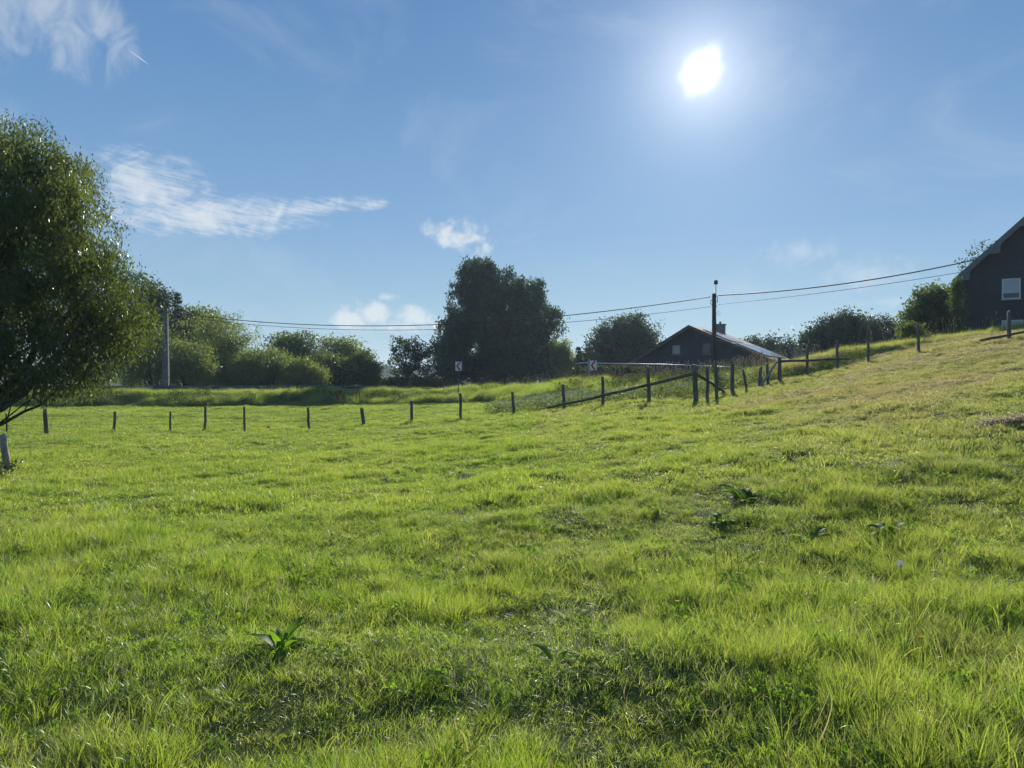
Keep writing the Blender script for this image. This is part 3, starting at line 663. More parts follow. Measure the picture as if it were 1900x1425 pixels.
tree('willow_shrub', 'tallest olive willow shrub sloping down to the right under the wires', 'shrub', 420, 718, 76, [(395, 640, 50, 62), (430, 660, 50, 58), (455, 680, 40, 44), (400, 690, 60, 35)], M['bush'], .13, 620, 45, .36, trunks=4, r0=.10, rough=.32, seed=26, group='shrubs beyond the road', elong=.35, up=-.8)
tree('willow_shrub', 'low rounded pale shrub beside the foot of the tallest shrub', 'shrub', 505, 718, 74, [(500, 685, 38, 40), (525, 695, 30, 28), (480, 690, 30, 34)], M['bush'], .13, 330, 45, .32, trunks=3, r0=.08, rough=.32, seed=27, group='shrubs beyond the road', elong=.35, up=-.8)
tree('broadleaf_tree', 'mid green tree with a double rounded top between the shrubs', 'tree', 545, 718, 88, [(530, 660, 36, 38), (553, 642, 28, 26), (560, 680, 32, 38), (520, 690, 30, 30)], M['mid'], .16, 380, 45, .42, r0=.2, rough=.32, seed=28, group=TG)
tree('broadleaf_tree', 'tree with a pale leafy top above the dark round bush', 'tree', 625, 718, 90, [(618, 650, 30, 24), (645, 655, 26, 26), (655, 680, 25, 36), (612, 680, 30, 36)], M['bush'], .15, 300, 36, .42, r0=.2, rough=.32, seed=29, group=TG)
tree('broadleaf_shrub', 'dark dome shaped bush behind the guardrail', 'shrub', 618, 718, 78, [(612, 690, 42, 34), (635, 695, 32, 28)], M['mid'], .14, 300, 45, .32, trunks=3, r0=.08, seed=30)
tree('broadleaf_tree', 'smaller dense dark tree at the right end of the left tree row', 'tree', 678, 718, 80, [(676, 680, 23, 28), (684, 695, 20, 24)], M['mid'], .13, 190, 45, .3, r0=.12, rough=.32, seed=31, group=TG)
tree('ash_tree', 'small airy tree with sky showing between its leaves, left of the big dark tree', 'tree', 757, 718, 84, [(755, 665, 34, 40), (742, 640, 18, 17), (775, 650, 26, 30), (800, 670, 28, 40), (745, 695, 26, 18), (795, 705, 30, 14)], M['dark'], .15, 260, 20, .21, r0=.12, nl=60, seed=32, shell=.3)
tree('willow_shrub', 'low shrub filling the hedge line left of the dark dome shaped bush', 'shrub', 560, 718, 72, [(558, 695, 30, 26), (585, 700, 22, 20)], M['bush'], .12, 240, 42, .3, trunks=3, r0=.07, rough=.32, seed=49, group='shrubs beyond the road', elong=.35, up=-.8)
tree('willow_shrub', 'olive shrub between the tallest shrub and the low rounded pale one', 'shrub', 465, 718, 72, [(470, 688, 30, 32), (450, 700, 26, 22)], M['bush'], .12, 240, 42, .3, trunks=3, r0=.07, rough=.32, seed=50, group='shrubs beyond the road', elong=.35, up=-.8)
tree('willow_shrub', 'low scrub round the foot of the small airy tree', 'shrub', 745, 718, 82, [(712, 713, 18, 6), (740, 711, 24, 8), (775, 711, 26, 8), (808, 713, 20, 7)], M['mid'], .13, 240, 34, .28, trunks=3, r0=.05, rough=.3, seed=51, group='shrubs beyond the road')
# the big dark birch
tree('birch_tree', 'very large dense dark birch with drooping twigs in the middle of the view', 'tree', 925, 712, 92,
     [(880, 512, 34, 38), (905, 515, 22, 34), (865, 560, 34, 52), (905, 570, 40, 60), (945, 555, 30, 52), (978, 552, 28, 44), (1000, 540, 12, 26), (1002, 595, 30, 44), (1030, 588, 11, 28), (1040, 600, 5, 22), (848, 610, 30, 42), (828, 640, 20, 30), (930, 630, 72, 62), (990, 645, 36, 48), (845, 665, 32, 42), (900, 680, 72, 32), (975, 682, 50, 30), (942, 505, 10, 14)],
     M['birch'], .19, 1350, 66, .30, droop=.55, r0=.45, trunks=3, nl=60, seed=33, shell=.3, elong=.40, rough=.2)
tree('broadleaf_tree', 'loose dark tree leaning against the left side of the birch', 'tree', 828, 712, 94, [(830, 640, 24, 34), (822, 670, 20, 36), (840, 610, 16, 24)], M['dark'], .15, 240, 26, .3, r0=.14, nl=40, seed=34, shell=.3)
tree('broadleaf_shrub', 'bright edged shrub at the right foot of the birch', 'shrub', 1040, 712, 92, [(1035, 672, 25, 38), (1050, 685, 14, 28), (1020, 660, 16, 26)], M['bush'], .15, 320, 45, .38, droop=.25, trunks=2, r0=.08, seed=35)
conifer('conifer_tree', 'small bluish conifer in the gap between birch and round tree', 1074, 705, 92, 641, 16, 36)
tree('broadleaf_tree', 'faint low tree filling the gap left of the round tree', 'tree', 1090, 705, 95, [(1090, 668, 16, 20), (1070, 685, 20, 18)], M['dark'], .14, 110, 34, .32, r0=.1, seed=37)
tree('broadleaf_tree', 'round dense tree left of the gabled house', 'tree', 1160, 705, 92, [(1160, 632, 54, 42), (1130, 650, 34, 38), (1195, 650, 32, 34), (1170, 615, 32, 24), (1150, 670, 55, 26)], M['dark'], .15, 640, 48, .42, r0=.25, rough=.32, seed=38, group='trees round the gabled house')
tree('garden_hedge', 'dark low hedge under the pale rail right of the birch', 'hedge', 1130, 705, 62, [(1085, 694, 22, 12), (1115, 694, 24, 12), (1150, 694, 26, 13), (1190, 695, 28, 12)], M['dark'], .10, 340, 40, .16, trunks=3, r0=.04, seed=48)
# right background
tree('broadleaf_tree', 'low spreading tree behind the right eave of the gabled house', 'tree', 1425, 690, 92, [(1400, 648, 34, 20), (1440, 650, 32, 24), (1425, 668, 50, 22)], M['dark'], .16, 260, 34, .4, r0=.15, seed=39, group='trees round the gabled house')
RG = 'trees along the top of the slope'
tree('broadleaf_tree', 'broad dark tree above the long rail on the slope', 'tree', 1560, 665, 68, [(1575, 615, 30, 38), (1545, 625, 32, 34), (1510, 635, 26, 26), (1595, 620, 22, 30), (1550, 650, 50, 22)], M['dark'], .13, 560, 38, .34, r0=.18, rough=.32, seed=40, group=RG, nl=40)
tree('broadleaf_tree', 'thinner tree with sky between its twigs right of the broad dark one', 'tree', 1640, 655, 64, [(1635, 610, 30, 30), (1655, 620, 22, 26), (1615, 630, 24, 26)], M['dark'], .10, 240, 24, .24, r0=.12, seed=41, group=RG, nl=60, shell=.3)
tree('broadleaf_tree', 'olive leafed tree against the left corner of the brick house', 'tree', 1735, 645, 46, [(1730, 570, 36, 40), (1765, 575, 30, 36), (1705, 600, 28, 34), (1745, 610, 42, 36)], M['mid'], .10, 520, 42, .24, r0=.14, seed=42, group=RG, nl=40)
tree('broadleaf_shrub', 'small yellowish shrub on the slope before the olive tree', 'shrub', 1690, 645, 38, [(1688, 620, 16, 22), (1700, 630, 14, 14)], M['mid'], .07, 110, 32, .14, r0=.04, trunks=2, seed=43)
tree('ivy_shrub', 'narrow upright shrub growing up the brick house corner', 'shrub', 1776, 635, 41, [(1777, 600, 9, 32), (1774, 560, 7, 30), (1774, 535, 5, 16)], M['mid'], .06, 150, 34, .11, r0=.03, trunks=2, seed=44)
tree('broadleaf_tree', 'thin twigs of a tree showing above the eave of the brick house', 'tree', 1812, 620, 58, [(1795, 500, 22, 24), (1818, 476, 20, 20), (1832, 466, 12, 16), (1820, 560, 30, 50)], M['dark'], .11, 130, 14, .22, r0=.1, nl=50, seed=45, shell=.3)

# ------------------------------------------------------------------ buildings
def brick_mat(name, c1, c2, mortar, scale=1.0, bw=.22, rh=.07):
    m = bpy.data.materials.new(name); m.use_nodes = True; t = NT(m.node_tree); b = t.n['Principled BSDF']; b.inputs['Roughness'].default_value = .9
    tc = t.new('ShaderNodeTexCoord'); sp = t.new('ShaderNodeSeparateXYZ'); t.l.new(tc.outputs['Object'], sp.inputs[0])
    br = t.new('ShaderNodeTexBrick'); t.l.new(t.comb(t.m('ADD', sp.outputs[0], sp.outputs[1]), sp.outputs[2]), br.inputs[0])
    br.inputs['Color1'].default_value = (*c1, 1); br.inputs['Color2'].default_value = (*c2, 1); br.inputs['Mortar'].default_value = (*mortar, 1)
    br.inputs['Scale'].default_value = 1.0; br.inputs['Mortar Size'].default_value = .008; br.inputs['Brick Width'].default_value = bw; br.inputs['Row Height'].default_value = rh
    n = t.smooth(t.noise(tc.outputs['Object'], 1.3, 5), .3, .7); t.l.new(t.mix(t.m('MULTIPLY', n, .4), br.outputs[0], (c1[0] * .5, c1[1] * .5, c1[2] * .5, 1)), b.inputs['Base Color'])
    return m
M['brick'] = brick_mat('dark_brick', (.045, .042, .045), (.062, .054, .054), (.06, .06, .062))
M['slate'] = brick_mat('slate_cladding', (.055, .062, .075), (.07, .077, .09), (.025, .027, .03), bw=.4, rh=.2)
M['roof'] = brick_mat('roof_tiles', (.055, .056, .06), (.075, .075, .08), (.03, .028, .025), bw=.3, rh=.3)
M['panel'] = mat('solar_panel', (.05, .06, .08), .22, spec=.7)
M['board'] = mat('grey_board', (.15, .148, .14), .85, (.20, .195, .18), 5)
M['frame'] = mat('window_frame', (.72, .72, .70), .5)
M['blind'] = mat('pale_blind', (.55, .55, .53), .7)
M['curtain'] = mat('cream_curtain', (.50, .47, .36), .9)
M['glass'] = mat('window_glass', (.03, .035, .04), .08, spec=.6)
M['darkframe'] = mat('dark_frame', (.04, .04, .045), .5)

def wall_with_holes(poly_top, x0, x1, z0, holes, y0, y1):
    """front wall strips: holes = (xa, xb, za, zb); poly_top(x) gives the wall's upper edge"""
    mb = MB(); xs = sorted(set([x0, x1] + [h[0] for h in holes] + [h[1] for h in holes] + KX))
    xs = [x for x in xs if x0 <= x <= x1]
    for a, b_ in zip(xs, xs[1:]):
        zs = [(z0, None)]; hs = sorted([h for h in holes if h[0] <= a + 1e-6 and h[1] >= b_ - 1e-6], key=lambda h: h[2]); lo = z0
        for h in hs: mb.prism([(a, lo), (b_, lo), (b_, h[2]), (a, h[2])], y0, y1); lo = h[3]
        mb.prism([(a, lo), (b_, lo), (b_, poly_top(b_)), (a, poly_top(a))], y0, y1)
    return mb

def window(parent, xa, xb, za, zb, fm, inner, blind=0.0, name='window', sill=True):
    f = .06; w = MB(); y = -.02
    w.box((xa, y, za), (xa + f, .10, zb)); w.box((xb - f, y, za), (xb, .10, zb)); w.box((xa + f, y, za), (xb - f, .10, za + f)); w.box((xa + f, y, zb - f), (xb - f, .10, zb))
    o = w.build(name, fm, parent)
    MB().box((xa + f, .055, za + f), (xb - f, .07, zb - f)).build('pane', inner, o)
    if blind: MB().box((xa + f, .02, zb - f - blind), (xb - f, .045, zb - f)).build('blind', M['blind'], o)
    if sill: MB().box((xa - .06, -.10, za - .07), (xb + .06, .10, za - .003)).build('sill', M['concrete'], o)
    return o

# gabled slate-clad house beyond the verge
H1 = empty('gabled_house', (15.26, 65, 0), R(-30), label='dark slate clad bungalow with a wide low gable and solar panels behind the verge', cat='house')
az_ = 4.42; xl, xr = -6.9, 6.85; sl_, sr_ = .585, .437; KX = [0.0]
top1 = lambda x: az_ - .18 - (sl_ * -x if x < 0 else sr_ * x)
wall_with_holes(top1, xl + .5, xr - .4, -1.3, [(-1.66, -.85, 1.96, 2.82), (.97, 1.75, 1.97, 2.97)], 0, .3).build('wall', M['slate'], H1)
sw = MB(); sw.box((xr - .7, .3, -1.3), (xr - .4, 10, top1(xr) - .02)); sw.box((xl + .5, .3, -1.3), (xl + .8, 10, top1(xl) - .02)); sw.prism([(xl + .8, -1.3), (xr - .7, -1.3), (xr - .7, top1(xr - .7)), (0, az_ - .18), (xl + .8, top1(xl + .8))], 9.7, 10); sw.build('wall', M['slate'], H1)
window(H1, -1.66, -.85, 1.96, 2.82, M['darkframe'], M['curtain']); window(H1, .97, 1.75, 1.97, 2.97, M['darkframe'], M['glass'])
rf = MB(); e = .35
for a, b_ in (((xl, az_ + sl_ * xl), (0, az_)), ((0, az_), (xr, az_ - sr_ * xr))):
    rf.prism([(a[0], a[1] - .16), (b_[0], b_[1] - .16), (b_[0], b_[1]), (a[0], a[1])], -.55, 10.4)
roof = rf.build('roof', M['roof'], H1)
vb = MB(); vb.prism([(xl, az_ + sl_ * xl - .30), (0, az_ - .30), (0, az_ + .02), (xl, az_ + sl_ * xl + .02)], -.62, -.555); vb.prism([(0, az_ - .28), (xr, az_ - sr_ * xr - .28), (xr, az_ - sr_ * xr + .02), (0, az_ + .02)], -.62, -.555)
vb.build('verge_board', M['rail'], roof)
for (u0, u1, y0, y1) in ((.9, 3.3, .6, 5.2), (3.6, 6.2, .3, 9.2)):
    mb = MB(); zf = lambda x: az_ - sr_ * x + .05
    mb.prism([(u0, zf(u0)), (u1, zf(u1)), (u1, zf(u1) + .05), (u0, zf(u0) + .05)], y0, y1); mb.build('solar_panel', M['panel'], roof)
ch = MB(); ch.box((-.1, 8.2, 3.9), (.7, 8.9, 4.95)); ch.box((-.18, 8.1, 4.95), (.78, 9.0, 5.05)); ch.build('chimney', M['concrete'], roof)
MB().tube([(.3, 8.5, 5.05), (.3, 8.5, 5.28)], .1, 8).build('flue', M['darkframe'], roof)
gt = MB(); gt.tube([(xr + .06, -.5, az_ - sr_ * xr - .12), (xr + .06, 10.4, az_ - sr_ * xr - .12)], .07, 6); gt.build('gutter', M['steel'], roof)

# brick house at the right edge
H2 = empty('brick_house', (24.93, 42, 2.35), R(-32), label='tall dark brick house with stepped bargeboard at the top of the slope, right edge', cat='house')
KX = [5.0]; ez = 3.15; sp2 = .956
top2 = lambda x: ez + .05 + sp2 * (x if x < 5 else 10 - x)
wall_with_holes(top2, 0, 10, -.6, [(1.78, 2.62, 1.85, 2.95), (1.78, 2.75, .02, .72), (6.4, 7.4, 1.85, 2.95)], 0, .3).build('wall', M['brick'], H2)
sw = MB(); sw.box((0, .3, -.6), (.3, 11, ez + .1)); sw.box((9.7, .3, -.6), (10, 11, ez + .1)); sw.prism([(.3, -.6), (9.7, -.6), (9.7, ez), (5, ez + 4.7), (.3, ez)], 10.7, 11); sw.build('wall', M['brick'], H2)
window(H2, 1.78, 2.62, 1.85, 2.95, M['frame'], M['glass'], .72); window(H2, 1.78, 2.75, .02, .72, M['frame'], M['blind'], name='cellar_window', sill=False); window(H2, 6.4, 7.4, 1.85, 2.95, M['frame'], M['glass'], .5)
rf = MB(); zr = lambda x: ez + .32 + sp2 * (x if x < 5 else 10 - x)
rf.prism([(-.45, zr(-.45) - .2), (5, zr(5) - .2), (5, zr(5)), (-.45, zr(-.45))], -.5, 11.4); rf.prism([(5, zr(5) - .2), (10.45, zr(10.45) - .2), (10.45, zr(10.45)), (5, zr(5))], -.5, 11.4)
roof2 = rf.build('roof', M['roof'], H2)
poly = [(-.50, zr(-.50) - .42)]; x = -.5
for cx_ in (.28, 1.68, 3.08, 4.48):
    zb = zr(cx_) - .80
    poly += [(cx_ - .52 + .02, zb), (cx_, zb), (cx_ + .03, zr(cx_ + .03) - .36)]
poly += [(5, zr(5) - .36), (5, zr(5) + .03), (-.50, zr(-.50) + .03)]
bb = MB(); bb.prism(poly, -.60, -.505); bb.prism([(10 - a, b_) for a, b_ in reversed(poly)], -.60, -.505); bb.build('bargeboard', M['board'], roof2)
MB().box((-.12, -.05, ez - .75), (-.01, .25, ez + .1)).build('corner_bracket', M['board'], H2)
MB().box((4.5, 5, 7.9), (5.5, 5.8, 9.3)).build('chimney', M['brick'], roof2)
MB().tube([(-.52, -.5, zr(-.5) - .3), (-.52, 11.4, zr(-.5) - .3)], .07, 6).build('gutter', M['steel'], roof2)

# hut between the houses
p = at(1487, 652, 88); hut = empty('flat_hut', (p.x, p.y, ground(p.x, p.y)), R(-10), label='small pale hut half hidden behind the slope left of the dark trees', cat='hut')
hz = (HOR - 643) / F * 88 - ground(p.x, p.y)
MB().box((-.8, 0, -.3), (.9, 2.5, hz)).build('wall', M['board'], hut); MB().prism([(-1, hz), (1.1, hz), (1.1, hz + .12), (-1, hz + .2)], -.2, 2.7).build('roof', M['roof'], hut)

# ------------------------------------------------------------------ poles and wires
p = at(308, 718, 62); cp = empty('concrete_pole', (p.x, p.y, ground(p.x, p.y)), R(8), label='tapering square concrete utility pole before the shrubs at the left', cat='utility pole')
ph = (HOR - 572) / F * 62 - ground(p.x, p.y); mb = MB()
b0, b1 = .25, .16
mb.add([(-b0, -b0, -.4), (b0, -b0, -.4), (b0, b0, -.4), (-b0, b0, -.4), (-b1, -b1, ph), (b1, -b1, ph), (b1, b1, ph), (-b1, b1, ph)], [(0, 3, 2, 1), (4, 5, 6, 7), (0, 1, 5, 4), (1, 2, 6, 5), (2, 3, 7, 6), (3, 0, 4, 7)]); mb.build('shaft', M['concrete_old'], cp, bevel=.03)
for zz in (.35, .75): MB().box((-.28, -.04, ph - zz - .05), (.28, .04, ph - zz + .05)).build('bracket', M['steel'], cp)
P2 = at(1325, 690, 45); gz = ground(P2.x, P2.y); wp = empty('wooden_pole', (P2.x, P2.y, gz), label='dark round wooden utility pole before the gabled house with a small box on its mast', cat='utility pole')
h2 = (HOR - 546) / F * 45 - gz
M['pole'] = mat('creosoted_pole', (.06, .055, .045), .85, (.11, .10, .08), 5, bump=.6, bscale=18, stretch=(1, 1, .15))
MB().tube([(0, 0, -.4), (0, 0, h2 * .5), (-.02, 0, h2 - .02), (-.02, 0, h2 + .04)], [.155, .135, .11, .08], 14, .04).build('shaft', M['pole'], wp, smooth=True)
MB().tube([(.06, -.13, h2 - .9), (.06, -.13, h2 + .62)], .02, 6).build('mast', M['darkframe'], wp)
mh = MB().tube([(.06, -.13, h2 + .56), (.06, -.13, h2 + .6), (.06, -.13, h2 + .78), (.06, -.13, h2 + .82)], [.07, .12, .11, .04], 10).build('sensor_box', M['darkframe'], wp)
loop = [(-.12 - .13 * math.sin(t / 10 * math.pi), -.12, h2 - .28 - .42 * t / 10) for t in range(11)]; MB().tube(loop, .018, 5).build('cable_loop', M['cable'], wp)
loop = [(.12 + .05 * math.sin(t / 10 * math.pi), -.12, h2 - .1 - .42 * t / 10) for t in range(11)]; MB().tube(loop, .02, 5).build('cable_loop', M['cable'], wp)
loop = [(.22 + .10 * math.cos(t / 10 * 6.28), -.12, h2 - 1.15 + .12 * math.sin(t / 10 * 6.28)) for t in range(11)]; MB().tube(loop, .008, 4).build('cable_loop', M['cable'], wp)
for zz in (.12, .72): MB().tube([(-.17, -.10, h2 - zz), (.15, -.10, h2 - zz)], .025, 6).build('clamp', M['steel'], wp)
def wire(a, b_, sag, r, label):
    pts = []; n = 40
    for i in range(n + 1):
        q_ = i / n; p_ = a.lerp(b_, q_); p_.z -= 4 * sag * q_ * (1 - q_); pts.append(p_)
    mb = MB(); mb.tube([q_ - a for q_ in pts], r, 5); o = mb.build('overhead_wire', M['cable'], smooth=True); o.location = a
    return tag(o, label, 'wire', 'overhead wires')
wire(at(310, 578, 62), at(1318, 551, 44.9), 1.43, .028, 'upper of the two wires from the concrete pole to the wooden pole')
wire(at(310, 584, 62), at(1318, 569, 44.9), 1.32, .016, 'lower of the two wires from the concrete pole to the wooden pole')
wire(at(1332, 548, 44.9), at(1800, 484, 41.1), .32, .034, 'upper thick twisted wire from the wooden pole to the brick house')
wire(at(1332, 565, 44.9), at(1778, 506, 41.3), .12, .014, 'lower thin wire from the wooden pole to the brick house')

# ------------------------------------------------------------------ guardrail and chevron signs
gr = empty('guardrail', (0, 0, 0), label='long grey steel guardrail along the road at the top of the grass bank', cat='guardrail')
mb = MB(); xs = list(np.arange(-46, -5.4, 1.0)); pf = [(.00, -.155), (-.03, -.12), (-.08, -.09), (-.03, -.04), (0, 0), (-.03, .04), (-.08, .09), (-.03, .12), (0, .155)]
vs = []; fs = []
for i, x in enumerate(xs):
    yy = road_y(x) - 3.35; zz = (HOR - 719.5) / F * 58.9
    if x > -9: zz -= (x + 9) * .05
    for (dy, dz) in pf: vs.append((x, yy + dy, zz + dz))
    for (dy, dz) in pf: vs.append((x, yy + dy + .012, zz + dz))
    if i:
        n = len(pf)
        for k_ in range(n - 1):
            a = (i - 1) * 2 * n + k_; b_ = a + 2 * n; fs.append((a, b_, b_ + 1, a + 1)); fs.append((a + n, a + n + 1, b_ + n + 1, b_ + n))
mb.add(vs, fs); mb.build('beam', M['steel'], gr, smooth=False)
for x in np.arange(-45.5, -6, 2.0):
    zz = (HOR - 719.5) / F * 58.9; g_ = ground(x, 58.9); yy = road_y(x) - 3.30
    MB().box((x - .04, yy, g_ - .3), (x + .04, yy + .10, zz + .05)).build('post', M['steel'], gr)

def chevron(px, top, bot, wpx, Y, yaw, label, post_off=0):
    p = at(px, bot, Y); g_ = ground(p.x, Y); w = wpx / F * Y / 2; z0 = p.z - g_; z1 = (HOR - top) / F * Y - g_
    r = empty('chevron_sign', (p.x, Y, g_), R(yaw), label=label, cat='road sign', group='chevron signs on the bend')
    MB().box((-w, 0, z0), (w, .02, z1)).build('panel', M['white'], r, bevel=.004)
    h = (z1 - z0); zm = (z0 + z1) / 2; t_ = w * .62
    mb = MB(); mb.prism([(-w * .82, zm), (w * .15, z1 - .03), (w * .15 + t_, z1 - .03), (-w * .82 + t_, zm)], -.006, -.002); mb.prism([(-w * .82, zm), (-w * .82 + t_, zm), (w * .15 + t_, z0 + .03), (w * .15, z0 + .03)], -.006, -.002)
    mb.build('chevron', M['red'], r)
    mb = MB(); mb.tube([(post_off, .05, -.3), (post_off, .05, z1 - .05)], .03, 8); mb.build('post', M['steel'], r)
chevron(851, 671, 688, 12, 52, 8, 'white sign with a red chevron pointing left, before the big dark birch')
chevron(1101, 669, 687, 13, 49, 8, 'white sign with a red chevron pointing left, beside the grey post')
p = at(1093, 700, 50); g_ = ground(p.x, 50); o = MB().box((-.09, -.09, -.3), (.09, .09, (HOR - 666) / F * 50 - g_)).build('marker_post', M['concrete'], bevel=.015); o.location = (p.x, 50, g_); tag(o, 'square grey concrete post just left of the right chevron sign', 'post')

# rail beyond the verge; its white colour stands in for sunlight on the bar
pr = empty('garden_rail', tuple(at(1068, 676, 57)), label='long thin pale rail running behind the verge before the gabled house', cat='rail')
a = Vector(pr.location); pts = [at(1068, 675, 57), at(1082, 673, 57), at(1150, 674.5, 56), at(1230, 676, 55), at(1290, 678, 54), at(1330, 680, 53), at(1400, 682, 52)]
MB().tube([q_ - a for q_ in pts], .035, 6, .3).build('bar', M['white'], pr, smooth=True)
for q_ in (pts[0], pts[2], pts[3], pts[5]): g_ = ground(q_.x, q_.y); MB().tube([(q_.x - a.x, q_.y - a.y, g_ - a.z - .3), (q_.x - a.x, q_.y - a.y, q_.z - a.z)], .04, 6).build('post', M['wood'], pr)

# ------------------------------------------------------------------ fence posts
def post(px, base, tpx, top, Y, w, label, material='wood', group='wooden fence posts'):
    b_ = at(px, base, Y); t_ = at(tpx, top, Y); g_ = ground(b_.x, Y); r_ = w / F * Y / 2; rd = random.Random(int(px * 7))
    o0 = Vector((b_.x, Y, g_)); d = t_ - b_; z1 = t_.z - g_; pts = []
    for i in range(6):
        q_ = i / 5; pts.append((d.x * q_ + rd.gauss(0, .008), rd.gauss(0, .008), -.35 + (z1 + .35) * q_))
    pts.append((d.x, 0, z1 + .015)); rr = [r_ * 1.08, r_ * 1.05, r_ * 1.03, r_, r_ * .98, r_ * .95, r_ * .72]
    o = MB().tube(pts, rr, 10, .10, int(px)).build('fence_post', M[material], smooth=True); o.location = o0
    return tag(o, label, 'fence post', group)
ords = ['thin', 'slim']
PL = [
 (12, 803, 12, 768, 32, 3.5, 'very thin dark post under the willow limb at the left edge'),
 (87, 806, 83, 759, 31, 7.5, 'thick pale topped post, first full one right of the willow limb'),
 (210, 803, 213, 764, 32, 5, 'dark post leaning right below the willow crown edge'),
 (316, 802, 316, 764, 32, 3.6, 'thinnest dark post of the row, below the concrete pole'),
 (380, 801, 381, 755, 32, 4.8, 'tall dark post right of the thinnest one'),
 (454, 799, 453, 756, 32, 4.2, 'dark post between the tall dark post and the one leaning left'),
 (574, 800, 571, 757, 32, 5, 'post leaning slightly left in front of the shaded bank'),
 (677, 795, 672, 758, 32, 7, 'short thick post leaning left near the rusty plant'),
 (765, 791, 763, 744, 32, 5.6, 'tall post standing below the small airy tree'),
 (855, 781, 854, 731, 32, 5.2, 'post standing straight below the left chevron sign'),
 (955, 773, 951, 728, 31.5, 5.6, 'post left of the low end of the long sloping pole'),
 (1048, 765, 1045, 714, 31, 6, 'first post touching the long sloping pole'),
 (1119, 756, 1118, 700, 30, 6, 'post below the right chevron sign, crossed by the sloping pole'),
 (1205, 751, 1203, 683, 29, 7, 'tall post crossed by the upper part of the sloping pole'),
 (1293, 750, 1288, 677, 28, 9.5, 'thickest post, where the two sloping poles meet'),
 (1313, 748, 1312, 682, 28.3, 6, 'post just right of the thickest post'),
 (1331, 746, 1327, 671, 28.5, 6, 'dark post directly below the wooden utility pole'),
 (1359, 727, 1359, 676, 30, 7.5, 'post with a curl of wire on top, right of the utility pole'),
 (1388, 722, 1379, 686, 30, 4.5, 'short thin post leaning strongly left'),
 (1407, 717, 1412, 681, 30.5, 5.5, 'short post leaning right beside the pale pole'),
 (1417, 716, 1411, 690, 30.5, 3.6, 'thin stub leaning left behind the pale pole'),
 (1427, 718, 1423, 676, 30.5, 5.5, 'upright post crossed by the pale leaning pole'),
 (1448, 712, 1446, 664, 31, 7, 'post at the left end of the long rail on the slope'),
 (1499, 700, 1497, 641, 32, 5, 'post in the middle of the long rail on the slope'),
 (1554, 676, 1553, 632, 33, 5, 'post near the right end of the long rail on the slope'),
 (1611, 656, 1611, 606, 31, 4.6, 'dark post against the thin tree on the slope'),
 (1706, 653, 1702, 600, 28, 5, 'single post on the slope above the bare earth'),
 (1872, 632, 1871, 578, 27, 6.5, 'post in front of the cellar window of the brick house')]
for a in PL: post(*a)
post(16, 872, 5, 808, 16, 12, 'pale rough near post at the left edge, largest in the photo', 'wood_pale', 'wooden fence posts')

# loops of plain wire between the posts of the long row
wm = [at(a[2] + (a[0] - a[2]) * .2, a[3] + (a[1] - a[3]) * .22, a[4]) for a in PL[:14]]
for lv in (.22, .6):
    pts = [at(a[2] + (a[0] - a[2]) * lv, a[3] + (a[1] - a[3]) * lv, a[4] - .08) for a in PL[:14]]
    o = MB().tube([q_ - pts[0] for q_ in pts], .004, 3).build('fence_wire', M['steel']); o.location = pts[0]
    tag(o, 'upper thin wire strung along the long row of posts' if lv < .4 else 'lower thin wire strung along the long row of posts', 'fence wire')

def bar(name, a, b_, r, material, label, cat, extra=None, wob=.12):
    o = MB(); n = 9; rd = random.Random(int(a.x * 10)); pts = [a.lerp(b_, i / n) - a + Vector((0, 0, rd.gauss(0, .008) - (extra or 0) * math.sin(math.pi * i / n))) for i in range(n + 1)]
    o.tube(pts, [r * (1.1 - .35 * i / n) for i in range(n + 1)], 8, wob, 3); q_ = o.build(name, M[material], smooth=True); q_.location = a; return tag(q_, label, cat)
bar('sloping_pole', at(1290, 693, 27.7), at(1015, 757, 30.8), .055, 'rail', 'long dark pole sloping down left across three fence posts', 'pole', .03)
bar('sloping_pole', at(1290, 692, 27.6), at(1344, 727, 29.0), .055, 'rail', 'short dark pole sloping down right from the thickest post', 'pole')
bar('leaning_pole', at(1410, 718, 30.1), at(1443, 669, 30.6), .05, 'wood_pale', 'pale pole leaning right between the short posts', 'pole')
bar('fence_rail', at(1444, 671, 30.8), at(1577, 665.5, 33), .05, 'rail', 'long horizontal dark rail across three posts on the slope', 'rail')
bar('fence_rail', at(1818, 632, 27.5), at(1990, 598, 25.5), .045, 'rail', 'dark rail rising to the right below the brick house', 'rail')
o = MB().tube([(-.09, 0, 0), (-.05, 0, .09), (.02, 0, .10), (.08, 0, .03), (.14, -.01, -.03)], .008, 4).build('wire_curl', M['wood_pale']); p = at(1359, 675, 30); o.location = p; tag(o, 'pale curl of wire standing on top of a post', 'wire')

